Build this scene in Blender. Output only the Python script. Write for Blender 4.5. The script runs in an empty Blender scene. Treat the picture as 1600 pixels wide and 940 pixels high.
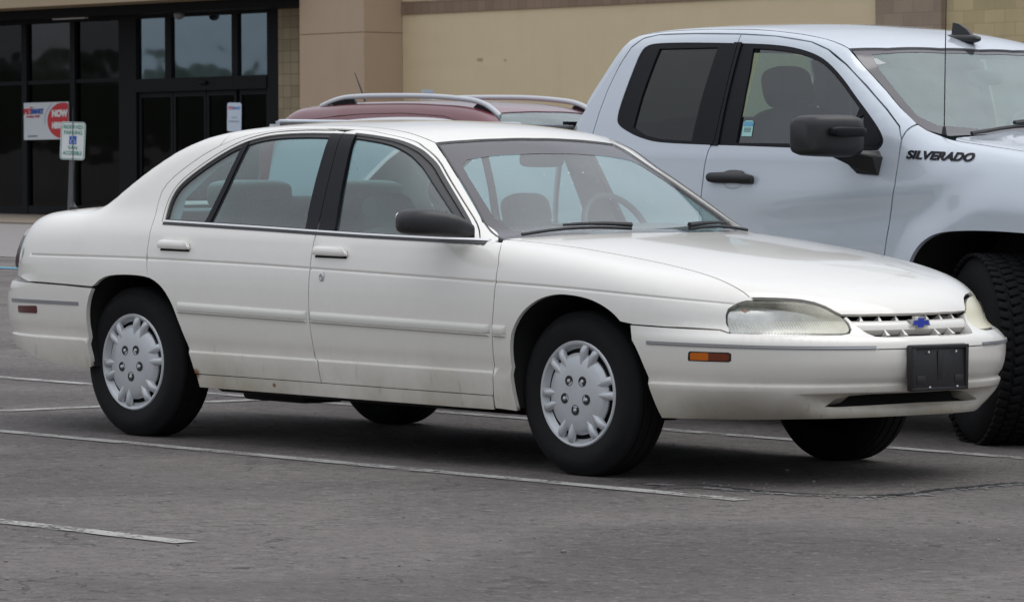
import bpy, bmesh, math, random
import numpy as np
from mathutils import Vector, Matrix, geometry
random.seed(7)
S = bpy.context.scene
COL = S.collection
R = math.radians
# ---------------------------------------------------------------- camera
CAM_H, PITCH, ROLL, FPX = 1.36762, 0.03866461, 0.01211812, 7200.0
cam = bpy.data.cameras.new('camera'); cam_o = bpy.data.objects.new('camera', cam); COL.objects.link(cam_o)
cam.sensor_fit = 'HORIZONTAL'; cam.sensor_width = 36.0; cam.lens = FPX/1600*36; cam.clip_start = .5; cam.clip_end = 2000
cam.dof.use_dof = True; cam.dof.focus_distance = 17.3; cam.dof.aperture_fstop = 22
cam_o.matrix_world = Matrix.Translation((0, 0, CAM_H)) @ Matrix.Rotation(PI_ := math.pi/2 - PITCH, 4, 'X') @ Matrix.Rotation(ROLL, 4, 'Z')
S.camera = cam_o
# ---------------------------------------------------------------- overcast daylight
SEDAN_LOC, SEDAN_YAW = (0.8534886, 18.4343863, 0), -0.8025837
SUN_EL, SUN_AZ = R(62), R(75)          # azimuth measured from +Y towards +X
w = bpy.data.worlds.new('World'); S.world = w; w.use_nodes = True
nt = w.node_tree; bg = nt.nodes['Background']; bg.inputs['Strength'].default_value = .12
sky = nt.nodes.new('ShaderNodeTexSky'); sky.sky_type = 'NISHITA'; sky.sun_disc = False
sky.sun_elevation = SUN_EL; sky.sun_rotation = SUN_AZ; sky.air_density = 1.0; sky.dust_density = 3.0; sky.ozone_density = 1.0
tc = nt.nodes.new('ShaderNodeTexCoord'); sp = nt.nodes.new('ShaderNodeSeparateXYZ'); nt.links.new(tc.outputs['Generated'], sp.inputs[0])
rmp = nt.nodes.new('ShaderNodeValToRGB'); nt.links.new(sp.outputs[2], rmp.inputs[0])
cr_ = rmp.color_ramp; cr_.elements[0].position = 0; cr_.elements[0].color = (2.9, 3.1, 3.45, 1); cr_.elements[1].position = .8; cr_.elements[1].color = (10.9, 11.2, 11.8, 1)
nz = nt.nodes.new('ShaderNodeTexNoise'); nz.inputs['Scale'].default_value = 2.2; nz.inputs['Detail'].default_value = 4; nt.links.new(tc.outputs['Generated'], nz.inputs[0])
mr = nt.nodes.new('ShaderNodeMapRange'); nt.links.new(nz.outputs[0], mr.inputs[0]); mr.inputs[1].default_value = .3; mr.inputs[2].default_value = .7; mr.inputs[3].default_value = .8; mr.inputs[4].default_value = 1.2
vm = nt.nodes.new('ShaderNodeVectorMath'); vm.operation = 'SCALE'; nt.links.new(rmp.outputs[0], vm.inputs[0]); nt.links.new(mr.outputs[0], vm.inputs['Scale'])
mx = nt.nodes.new('ShaderNodeMix'); mx.data_type = 'RGBA'; mx.inputs[0].default_value = .85
nt.links.new(sky.outputs[0], mx.inputs[6]); nt.links.new(vm.outputs[0], mx.inputs[7]); nt.links.new(mx.outputs[2], bg.inputs['Color'])
sun = bpy.data.lights.new('sun', 'SUN'); sun.energy = .7; sun.angle = R(40); sun.color = (1, .97, .93)
sun_o = bpy.data.objects.new('sun', sun); COL.objects.link(sun_o)
sd = Vector((math.sin(SUN_AZ)*math.cos(SUN_EL), math.cos(SUN_AZ)*math.cos(SUN_EL), math.sin(SUN_EL)))
sun_o.rotation_euler = sd.to_track_quat('Z', 'Y').to_euler(); sun_o.location = (0, 0, 30)
S.view_settings.view_transform = 'Standard'; S.view_settings.look = 'None'; S.view_settings.gamma = 1; S.view_settings.use_curve_mapping = False
S.view_settings.exposure = 0.0
S.cycles.max_bounces = 10; S.cycles.transparent_max_bounces = 24
# ---------------------------------------------------------------- surface toolkit
PI = math.pi
def pch(xs, ys):
    """monotone-ish cubic interpolation through a table, vectorised"""
    xs = np.array(xs, float); ys = np.array(ys, float)
    o = np.argsort(xs); xs = xs[o]; ys = ys[o]
    h = np.diff(xs); d = np.diff(ys) / h
    m = np.zeros(len(xs)); m[0] = d[0]; m[-1] = d[-1]
    for i in range(1, len(xs) - 1):
        if d[i-1] * d[i] > 0:
            w1 = 2*h[i] + h[i-1]; w2 = h[i] + 2*h[i-1]
            m[i] = (w1 + w2) / (w1/d[i-1] + w2/d[i])
    def f(x):
        x = np.clip(np.asarray(x, float), xs[0], xs[-1])
        i = np.clip(np.searchsorted(xs, x) - 1, 0, len(xs) - 2)
        t = (x - xs[i]) / h[i]
        return (ys[i]*(1+2*t)*(1-t)**2 + m[i]*h[i]*t*(1-t)**2 + ys[i+1]*t*t*(3-2*t) + m[i+1]*h[i]*t*t*(t-1))
    return f
def smax(a, b, k):
    h = np.maximum(k - np.abs(a-b), 0) / k
    return np.maximum(a, b) + h*h*h*k/6
def smin(a, b, k): return -smax(-a, -b, k)
def sst(a, b, x):
    t = np.clip((x-a)/(b-a), 0, 1); return t*t*(3-2*t)
def gau(x, s): return np.exp(-(x/s)**2)
class Dom:
    """two numbers (a, b) -> a ray that meets the body once"""
    def __init__(s, kind, *p): s.k = kind; s.p = p
    def ray(s, ab):
        a, b = ab[:, 0], ab[:, 1]; n = len(a); z = np.zeros(n); o1 = np.ones(n)
        if s.k == 'S': return np.stack([a, z, b], 1), np.stack([z, o1, z], 1), 1.6
        if s.k == 'T': return np.stack([a, b, z + s.p[0]], 1), np.stack([z, z, o1], 1), 2.2
        if s.k == 'R':
            y0, z0 = s.p[:2]; t = b / .8
            return np.stack([a, z + y0, z + z0], 1), np.stack([z, np.cos(t), np.sin(t)], 1), 2.0
        if s.k == 'Y':
            x0, z0 = s.p[:2]; t = b / .8
            return np.stack([z + x0, a, z + z0], 1), np.stack([np.cos(t), z, np.sin(t)], 1), 2.2
        if s.k == 'C':
            x0, sg = s.p[:2]; t = a / .9
            return np.stack([z + x0, z, b], 1), np.stack([sg*np.cos(t), np.sin(t), z], 1), 2.2
    def inv(s, P):
        x, y, z = P[:, 0], P[:, 1], P[:, 2]
        if s.k == 'S': return np.stack([x, z], 1)
        if s.k == 'T': return np.stack([x, y], 1)
        if s.k == 'R': return np.stack([x, .8*np.arctan2(z - s.p[1], np.abs(y) - s.p[0])], 1)
        if s.k == 'Y': return np.stack([y, .8*np.arctan2(z - s.p[1], x - s.p[0])], 1)
        if s.k == 'C': return np.stack([.9*np.arctan2(y, s.p[1]*(x - s.p[0])), z], 1)
def lift(F, dom, ab):
    o, d, tm = dom.ray(np.asarray(ab, float))
    lo = np.zeros(len(o)); hi = np.full(len(o), tm)
    for _ in range(30):
        m = (lo + hi)/2; P = o + d*m[:, None]
        ins = F(P[:, 0], P[:, 1], P[:, 2]) < 0
        lo = np.where(ins, m, lo); hi = np.where(ins, hi, m)
    return o + d*((lo+hi)/2)[:, None]
def grad(F, P, e=.0012):
    g = np.zeros_like(P)
    for i in range(3):
        a = P.copy(); b = P.copy(); a[:, i] += e; b[:, i] -= e
        g[:, i] = F(*a.T) - F(*b.T)
    return g / np.maximum(np.linalg.norm(g, axis=1, keepdims=True), 1e-9)
def crv(pts, n=6, closed=False):
    """Catmull-Rom through 2D/3D points"""
    P = [np.array(p, float) for p in pts]; N = len(P); out = []
    rng = range(N) if closed else range(N-1)
    for i in rng:
        p1, p2 = P[i], P[(i+1) % N]
        p0 = P[i-1] if (i > 0 or closed) else 2*p1 - p2
        p3 = P[(i+2) % N] if (i+2 < N or closed) else 2*p2 - p1
        for k in range(n):
            t = k/n
            out.append(.5*((2*p1)+(-p0+p2)*t+(2*p0-5*p1+4*p2-p3)*t*t+(-p0+3*p1-3*p2+p3)*t**3))
    if not closed: out.append(P[-1])
    return [tuple(float(q) for q in o) for o in out]
def dens(poly, res, closed=True):
    out = []; n = len(poly)
    for i in range(n if closed else n-1):
        a = np.array(poly[i]); b = np.array(poly[(i+1) % n]); k = max(1, int(math.ceil(np.linalg.norm(b-a)/res)))
        for j in range(k): out.append(tuple(a + (b-a)*j/k))
    if not closed: out.append(tuple(poly[-1]))
    return out
def offset_curve(c, w):
    c = np.array(c, float); t = np.gradient(c, axis=0); t /= np.maximum(np.linalg.norm(t, axis=1, keepdims=True), 1e-9)
    return c + np.stack([-t[:, 1], t[:, 0]], 1)*w
def band(c, w0, w1):
    """closed polygon around an open curve between two sideways offsets"""
    a = offset_curve(c, w0); b = offset_curve(c, w1)
    return [tuple(p) for p in a] + [tuple(p) for p in b[::-1]]
def inpoly(P, poly):
    x, y = P[:, 0], P[:, 1]; r = np.zeros(len(P), bool); q = np.array(poly); n = len(q); j = n-1
    for i in range(n):
        xi, yi = q[i]; xj, yj = q[j]
        with np.errstate(divide='ignore', invalid='ignore'):
            c = ((yi > y) != (yj > y)) & (x < (xj-xi)*(y-yi)/((yj-yi) if yj != yi else 1e-12) + xi)
        r ^= c; j = i
    return r
# ---------------------------------------------------------------- sedan body surface (x forward from the front axle, z up)
L_in = pch([.20, .26, .34, .383, .391, .45, .53, .62, .70, .80, .88, .93, 1.0], [.056, .036, .020, .014, .026, .014, .005, .000, .003, .019, .042, .062, .10])
L_nose = pch([.22, .26, .30, .36, .386, .394, .42, .48, .54, .558, .575, .60, .63, .66, .72, .80], [1.00, 1.035, 1.06, 1.08, 1.086, 1.079, 1.10, 1.113, 1.110, 1.100, 1.080, 1.048, 1.022, 1.01, .975, .93])
L_tail = pch([.22, .28, .34, .404, .412, .46, .54, .60, .635, .66, .75, .85, .93], [-3.78, -3.86, -3.92, -3.962, -3.968, -3.995, -4.0, -3.98, -3.94, -3.87, -3.86, -3.825, -3.79])
L_hood = pch([-2.7, -2.9, -3.2, -3.5, -3.66, -3.78, -3.9, -1.2, -.8, -.45, -.2, .1, .42, .7, .9, 1.0, 1.06, 1.14], [1.01, 1.01, .995, .972, .950, .915, .85, .98, .98, .948, .928, .897, .853, .795, .735, .695, .66, .60])
CREASE = [(-3.37, .762), (-2.54, .769), (-1.9, .766), (-1.488, .760), (-.9, .750), (-.394, .740), (0, .731), (.346, .717), (.60, .700), (.80, .682)]
crease_z = pch([p[0] for p in CREASE], [p[1] for p in CREASE])
def L_low(x, y, z):
    ay = np.abs(y)
    W = .915 - .006*((x+1.4)/1.4)**2 - L_in(z - .021*sst(-2.88, -2.98, x))
    W = W - .006*gau(z - crease_z(x), .0036)*(1 - sst(.70, .80, x))*(1-.0*x)
    W = W - .13*np.clip((.37-z)/.12, 0, 1)**1.5*sst(.35, .85, x)
    an = L_nose(z) - .2; at = -3.2 - L_tail(z)
    Xf = np.maximum(x-.2, 0)/an; Xr = np.maximum(-3.2-x, 0)/at; Y = ay/W
    nn = 2.5 - .3*sst(.54, .61, z)
    sf = ((Xf**nn + Y**nn + 1e-12)**(1/nn) - 1)*W
    sr = ((Xr**2.3 + Y**2.3 + 1e-12)**(1/2.3) - 1)*W
    side = np.where(x > 0, sf, sr)
    # scooped intake under the front bumper
    m = sst(1.0, .82, ay*1.0 + 0*x)*sst(.30, .36, x)
    sc = np.clip((z-.270)/.075, 0, 1)*(z < .352) + (z >= .352)*np.clip((.358-z)/.006, 0, 1)
    wid = sst(.60, .38, ay + .9*np.clip(.345-z, 0, 1)*0)
    side = side + .08*np.clip(sc, 0, 1)*wid*(x > .5)
    xe = x + .15*y*y*(x > -1.5) - .10*y*y*(x <= -1.5)
    top = z - (L_hood(xe) - .045*(ay/.85)**2.6)
    return smax(side, top, .17)
L_roof = pch([-3.65, -3.3, -3.18, -3.06, -2.93, -2.80, -2.66, -2.5, -2.3, -2.1, -1.85, -1.6, -1.4, -1.25, -1.09, -.92, -.75, -.58, -.42, -.2, .1],
             [.2, .88, .97, 1.055, 1.140, 1.215, 1.280, 1.325, 1.352, 1.366, 1.374, 1.373, 1.364, 1.347, 1.300, 1.212, 1.118, 1.020, .925, .79, .2])
def L_cab(x, y, z):
    ay = np.abs(y); dz = np.maximum(z - .93, -.05)
    G = .852 - .40*dz - .16*np.maximum(dz, 0)**2 - .045*np.clip((-2.0-x), 0, 2)**2 - .05*np.clip(x+1.0, 0, 2)**2
    side = (ay - G)*.93
    s = sst(-2.6, -1.2, x)
    xe = x + y*y*(.2*s - .16*(1-s))
    top = (z - L_roof(xe) + .030*(ay/.6)**2)*.9
    return smax(side, top, .10)
def L_F(x, y, z):
    a = L_low(x, y, z)
    return smin(a, L_cab(x, y, z), .06)
dS = Dom('S'); dT = Dom('T', .6); dR = Dom('R', .10, .45); dRc = Dom('R', .15, .85)
dY = Dom('Y', .1, .2); dC = Dom('C', .2, 1); dB = Dom('C', -3.2, -1)
# ---------------------------------------------------------------- materials
class NT:
    def __init__(s, name):
        s.m = bpy.data.materials.new(name); s.m.use_nodes = True; s.t = s.m.node_tree; s.b = s.t.nodes['Principled BSDF']; s.out = s.t.nodes['Material Output']
        s.tc = s.n('ShaderNodeTexCoord').outputs['Object']
    def n(s, k, **kw):
        o = s.t.nodes.new(k)
        for a, v in kw.items(): setattr(o, a, v)
        return o
    def l(s, a, b): s.t.links.new(a, b)
    def set(s, **kw):
        for k, v in kw.items(): s.b.inputs[k.replace('_', ' ')].default_value = v
    def map(s, src, scale=(1, 1, 1), rot=(0, 0, 0)):
        m = s.n('ShaderNodeMapping'); m.inputs['Scale'].default_value = scale; m.inputs['Rotation'].default_value = rot; s.l(src, m.inputs[0]); return m.outputs[0]
    def noise(s, scale, detail=3, rough=.5, vec=None, dist=0):
        o = s.n('ShaderNodeTexNoise'); o.inputs['Scale'].default_value = scale; o.inputs['Detail'].default_value = detail; o.inputs['Roughness'].default_value = rough; o.inputs['Distortion'].default_value = dist
        s.l(vec or s.tc, o.inputs['Vector']); return o.outputs[0]
    def ramp(s, fac, pts, interp='LINEAR'):
        o = s.n('ShaderNodeValToRGB'); o.color_ramp.interpolation = interp; e = o.color_ramp.elements
        for i, (p, c) in enumerate(pts):
            el = e[i] if i < 2 else e.new(p)
            el.position = p; el.color = c if len(c) == 4 else (*c, 1)
        s.l(fac, o.inputs[0]); return o.outputs[0]
    def mix(s, fac, a, b, blend='MIX'):
        o = s.n('ShaderNodeMix', data_type='RGBA', blend_type=blend)
        for i, v in ((0, fac), (6, a), (7, b)):
            if isinstance(v, (int, float)): o.inputs[i].default_value = v
            elif isinstance(v, tuple): o.inputs[i].default_value = v if len(v) == 4 else (*v, 1)
            else: s.l(v, o.inputs[i])
        return o.outputs[2]
    def math(s, op, a, b=0, c=None):
        o = s.n('ShaderNodeMath', operation=op)
        for i, v in enumerate((a, b) if c is None else (a, b, c)):
            if isinstance(v, (int, float)): o.inputs[i].default_value = v
            else: s.l(v, o.inputs[i])
        return o.outputs[0]
    def xyz(s, src=None):
        o = s.n('ShaderNodeSeparateXYZ'); s.l(src or s.tc, o.inputs[0]); return o.outputs
    def bump(s, h, strength=.3, dist=.002):
        o = s.n('ShaderNodeBump'); o.inputs['Strength'].default_value = strength; o.inputs['Distance'].default_value = dist; s.l(h, o.inputs['Height']); s.l(o.outputs[0], s.b.inputs['Normal'])
def plain(name, col, rough=.5, metal=0, coat=0, spec=.5, nscale=0, namp=.15, bump=0):
    t = NT(name); t.set(Roughness=rough, Metallic=metal, Coat_Weight=coat); t.b.inputs['Specular IOR Level'].default_value = spec
    t.b.inputs['Base Color'].default_value = (*col, 1)
    if nscale:
        f = t.noise(nscale, 4, .6)
        t.l(t.mix(f, tuple(c*(1-namp) for c in col), tuple(min(1, c*(1+namp)) for c in col)), t.b.inputs['Base Color'])
        if bump: t.bump(f, bump, .003)
    return t.m
def paint(name, col, rough, coat, dirt=1.0, coatr=.05, grime=(.30, .25, .16), metal=0, rust=()):
    """car paint; road film thickens towards the sills, splashes behind the wheels"""
    t = NT(name); X, Y, Z = t.xyz()
    big = t.noise(2.2, 4, .6); fine = t.noise(16, 5, .65); st = t.noise(1, 5, .7, t.map(t.tc, (26, 26, 7), (0, .5, 0)))
    low = t.math('MULTIPLY_ADD', Z, -1/.42, .62/.42)          # 1 at z=.2, 0 at z=.62
    low = t.math('MAXIMUM', low, 0)
    low = t.math('POWER', low, 1.9)
    a = t.math('MULTIPLY', low, t.math('MULTIPLY_ADD', big, 1.5, -.2))
    wisp = t.math('MULTIPLY', low, t.math('MAXIMUM', t.math('MULTIPLY_ADD', st, 3, -1.8), 0))
    base = t.math('MULTIPLY', t.math('MULTIPLY_ADD', fine, .5, .1), .16)
    f = t.math('MINIMUM', t.math('MULTIPLY', t.math('ADD', t.math('ADD', a, wisp), base), .55*dirt), .85)
    f = t.math('MAXIMUM', f, 0)
    cb = t.mix(f, col, grime)
    for (rx, rz_, rr_) in rust:
        dx = t.math('MULTIPLY', t.math('SUBTRACT', X, rx), .8); dz = t.math('SUBTRACT', Z, rz_)
        d = t.math('SQRT', t.math('ADD', t.math('MULTIPLY', dx, dx), t.math('MULTIPLY', dz, dz)))
        d = t.math('ADD', d, t.math('MULTIPLY_ADD', fine, rr_*1.2, -rr_*.6))
        cb = t.mix(t.ramp(d, [(rr_*.5, (1, 1, 1)), (rr_*1.1, (0, 0, 0))]), cb, (.20, .085, .030))
    t.l(cb, t.b.inputs['Base Color'])
    t.l(t.math('MULTIPLY_ADD', f, .5, rough), t.b.inputs['Roughness'])
    t.l(t.math('MULTIPLY_ADD', f, -coat, coat), t.b.inputs['Coat Weight'])
    t.set(Coat_Roughness=coatr, Metallic=metal)
    # dried rain spots
    v = t.n('ShaderNodeTexVoronoi'); v.inputs['Scale'].default_value = 60; t.l(t.tc, v.inputs['Vector'])
    t.bump(t.math('MINIMUM', v.outputs['Distance'], .18), .05, .002)
    return t.m
def glass(name, tint, drops=True, rough=.0, refl=1.0, film=1.0, f0=.095, fc=(.62, .66, .66)):
    t = NT(name); t.t.nodes.remove(t.b)
    tr = t.n('ShaderNodeBsdfTransparent'); tr.inputs[0].default_value = (*tint, 1)
    gl = t.n('ShaderNodeBsdfGlossy'); gl.inputs['Roughness'].default_value = rough; gl.inputs['Color'].default_value = (refl, refl, refl, 1)
    lw = t.n('ShaderNodeLayerWeight'); lw.inputs['Blend'].default_value = .5; F_ = t.math('MULTIPLY_ADD', t.math('POWER', lw.outputs['Facing'], 5), .90, f0)
    mxs = t.n('ShaderNodeMixShader')
    if drops:
        v = t.n('ShaderNodeTexVoronoi'); v.inputs['Scale'].default_value = 26; v.inputs['Randomness'].default_value = 1; t.l(t.tc, v.inputs['Vector'])
        sz = t.math('MULTIPLY', t.xyz(v.outputs['Color'])[0], .17)
        h = t.math('MAXIMUM', t.math('SUBTRACT', sz, v.outputs['Distance']), 0)
        b = t.n('ShaderNodeBump'); b.inputs['Strength'].default_value = .8; b.inputs['Distance'].default_value = .02; t.l(h, b.inputs['Height'])
        t.l(b.outputs[0], gl.inputs['Normal'])
        m2 = t.math('MULTIPLY', t.math('GREATER_THAN', h, .045), .15)
        t.l(t.math('ADD', F_, m2), mxs.inputs[0])
    else: t.l(F_, mxs.inputs[0])
    df = t.n('ShaderNodeBsdfDiffuse'); df.inputs[0].default_value = (*fc, 1); m3 = t.n('ShaderNodeMixShader')  # pale film, partly dust, that also paints a haze over the glass
    t.l(t.math('MULTIPLY_ADD', t.noise(3.5, 5, .7), .10*film, .03*film), m3.inputs[0]); t.l(tr.outputs[0], m3.inputs[1]); t.l(df.outputs[0], m3.inputs[2])
    t.l(m3.outputs[0], mxs.inputs[1]); t.l(gl.outputs[0], mxs.inputs[2]); t.l(mxs.outputs[0], t.out.inputs[0])
    return t.m
M = {}
M['white'] = paint('white_paint', (.835, .815, .765), .30, .95, 2.3, .06, rust=((-2.222, .293, .026), (-1.72, .270, .009)))
M['whitetrim'] = paint('white_trim', (.70, .69, .64), .45, .1, 1.3)
M['silverwhite'] = paint('truck_white_paint', (.53, .58, .64), .30, 1.0, .35, .04, metal=.18)
M['maroon'] = paint('maroon_paint', (.135, .010, .022), .3, 1.0, .2)
M['black'] = plain('black_plastic', (.018, .018, .02), .42, nscale=40, namp=.3)
M['satin'] = plain('satin_black_trim', (.010, .010, .013), .35, spec=.15)
M['rubber'] = plain('tyre_rubber', (.012, .012, .013), .85, spec=.25, nscale=14, namp=.35, bump=.2)
M['dark'] = plain('dark_underbody', (.008, .008, .008), .9)
M['gap'] = plain('shadow_gap', (.006, .006, .006), .9)
M['chrome'] = plain('bright_trim', (.72, .72, .72), .25, metal=.8)
M['silver'] = plain('silver_wheel_paint', (.56, .58, .60), .36, metal=.3, nscale=9, namp=.14)
M['greytrim'] = plain('grey_trim', (.25, .25, .26), .4)
M['cloth'] = plain('grey_cloth', (.20, .215, .22), .9, nscale=60, namp=.25, bump=.3)
M['clothdark'] = plain('dark_cloth', (.06, .065, .07), .9, nscale=60, namp=.25)
M['lining'] = plain('headliner', (.30, .31, .31), .9, nscale=20, namp=.1)
M['dash'] = plain('dashboard_vinyl', (.10, .105, .115), .6, nscale=30, namp=.15)
M['liningdark'] = plain('dark_headliner', (.05, .05, .055), .9)
M['teal'] = glass('tinted_side_glass', (.58, .80, .80))
M['twsglass'] = glass('truck_windshield_glass', (.62, .90, .86), False, film=2.6, f0=.12, fc=(.44, .64, .62))  # teal film colour puts greener reflections into this glass
M['wsglass'] = glass('windshield_glass', (.78, .98, .96), film=1.3)
M['priv'] = glass('privacy_glass', (.03, .033, .036), False, film=.15, f0=.05)
M['clear'] = glass('clear_lens', (.86, .86, .82), False)
M['amber'] = plain('amber_lens', (.55, .13, .008), .25, nscale=150, namp=.2)
M['red'] = plain('red_lens', (.25, .012, .012), .2, coat=.5)
M['darkred'] = plain('dark_red_lens', (.09, .012, .014), .2, coat=.5)
M['smoke'] = plain('smoked_lens', (.10, .10, .11), .15, coat=1)
M['blue'] = plain('blue_enamel', (.02, .05, .42), .35, coat=.5)
# ---------------------------------------------------------------- object helpers
def tag(o, label=None, cat=None, group=None, kind=None):
    if label: o['label'] = label
    if cat: o['category'] = cat
    if group: o['group'] = group
    if kind: o['kind'] = kind
    return o
def empty(name, loc=(0, 0, 0), rz=0):
    o = bpy.data.objects.new(name, None); COL.objects.link(o); o.location = loc; o.rotation_euler.z = rz; o.empty_display_size = .2; return o
def mesh_obj(name, V, Fc, mat, parent=None, smooth=True, normals=None, mats=None, mi=None, angle=None):
    me = bpy.data.meshes.new(name); me.from_pydata([tuple(map(float, v)) for v in V], [], [tuple(map(int, f)) for f in Fc]); me.validate(); me.update()
    for m in (mats or [mat]): me.materials.append(m)
    if mi is not None and len(mi) == len(me.polygons): me.polygons.foreach_set('material_index', mi)
    me.polygons.foreach_set('use_smooth', [smooth]*len(me.polygons))
    if normals is not None: me.normals_split_custom_set_from_vertices([tuple(map(float, n)) for n in normals])
    elif angle is not None and smooth:
        me.set_sharp_from_angle(angle=R(angle))
    o = bpy.data.objects.new(name, me); COL.objects.link(o); o.parent = parent; return o
class MB:
    """collects shapes into one mesh"""
    def __init__(s): s.V = []; s.F = []; s.mi = []; s.cur = 0
    def add(s, V, F):
        n = len(s.V); s.V += [tuple(v) for v in V]; s.F += [tuple(i+n for i in f) for f in F]; s.mi += [s.cur]*len(F); return s
    def box(s, c, d, rot=None, bev=.0):
        hx, hy, hz = d[0]/2, d[1]/2, d[2]/2
        bm = bmesh.new(); bmesh.ops.create_cube(bm, size=1)
        for v in bm.verts: v.co = Vector((v.co.x*2*hx, v.co.y*2*hy, v.co.z*2*hz))
        if bev: bmesh.ops.bevel(bm, geom=list(bm.edges), offset=bev, segments=2, affect='EDGES', profile=.5)
        m = Matrix.Translation(c) @ (rot.to_4x4() if rot else Matrix.Identity(4))
        V = [tuple(m @ v.co) for v in bm.verts]; bm.verts.index_update(); F = [tuple(v.index for v in f.verts) for f in bm.faces]; bm.free()
        return s.add(V, F)
    def tube(s, pts, r, n=8, cap=True, flat=1.0):
        pts = [Vector(p) for p in pts]; rs = r if isinstance(r, (list, tuple)) else [r]*len(pts); V = []; F = []
        up = Vector((0, 0, 1)); prev = None
        for i, p in enumerate(pts):
            t = (pts[min(i+1, len(pts)-1)] - pts[max(i-1, 0)]).normalized()
            a = up if abs(t.z) < .95 else Vector((1, 0, 0))
            if prev is None: u = t.cross(a).normalized()
            else: u = (prev - t*prev.dot(t)).normalized()
            prev = u; v = t.cross(u)
            for k in range(n):
                q = 2*PI*k/n; V.append(tuple(p + (u*math.cos(q) + v*math.sin(q)*flat)*rs[i]))
        for i in range(len(pts)-1):
            for k in range(n): F.append((i*n+k, i*n+(k+1) % n, (i+1)*n+(k+1) % n, (i+1)*n+k))
        if cap: F.append(tuple(range(n))[::-1]); F.append(tuple((len(pts)-1)*n+k for k in range(n)))
        return s.add(V, F)
    def lathe(s, prof, axis='Y', n=64, c=(0, 0, 0), a0=0, a1=2*PI):
        """prof: (radius, along axis)"""
        V = []; F = []; full = abs(a1-a0-2*PI) < 1e-6; m = n if full else n+1
        for (r_, h) in prof:
            for k in range(m):
                q = a0 + (a1-a0)*k/n; x, z = r_*math.cos(q), r_*math.sin(q)
                V.append((c[0]+x, c[1]+h, c[2]+z) if axis == 'Y' else (c[0]+x, c[1]+z, c[2]+h))
        for i in range(len(prof)-1):
            for k in range(n if not full else n):
                a = i*m+k; b = i*m+(k+1) % m
                F.append((a, b, b+m, a+m))
        return s.add(V, F)
    def sellip(s, c, d, e=(.35, .35), n=(16, 24), rot=None, fn=None):
        """superellipsoid, rounded block"""
        V = []; F = []; f = lambda w_, m: math.copysign(abs(w_)**m, w_)
        for i in range(n[0]+1):
            th = -PI/2 + PI*i/n[0]
            for k in range(n[1]):
                ph = 2*PI*k/n[1]
                v = Vector((d[0]/2*f(math.cos(th), e[0])*f(math.cos(ph), e[1]), d[1]/2*f(math.cos(th), e[0])*f(math.sin(ph), e[1]), d[2]/2*f(math.sin(th), e[0])))
                if fn: v = fn(v)
                if rot: v = rot @ v
                V.append(tuple(v + Vector(c)))
        for i in range(n[0]):
            for k in range(n[1]): F.append((i*n[1]+k, i*n[1]+(k+1) % n[1], (i+1)*n[1]+(k+1) % n[1], (i+1)*n[1]+k))
        return s.add(V, F)
    def prism(s, poly, t0, t1, frame):
        """poly in (a,b), frame(a,b,t)->xyz"""
        n = len(poly); V = [frame(a, b, t0) for a, b in poly] + [frame(a, b, t1) for a, b in poly]
        tri = geometry.tessellate_polygon([[Vector((a, b, 0)) for a, b in poly]])
        F = [tuple(t) for t in tri] + [tuple(i+n for i in t)[::-1] for t in tri] + [(i, (i+1) % n, (i+1) % n+n, i+n) for i in range(n)]
        return s.add(V, F)
    def build(s, name, mat, parent=None, smooth=True, angle=35, mats=None):
        o = mesh_obj(name, s.V, s.F, mat, parent, smooth, mats=mats, mi=s.mi if mats else None, angle=angle)
        bm = bmesh.new(); bm.from_mesh(o.data); bmesh.ops.recalc_face_normals(bm, faces=bm.faces); bm.to_mesh(o.data); bm.free()
        return o
def PT(F, dom, pts): return lift(F, dom, np.array(pts, float))
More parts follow.
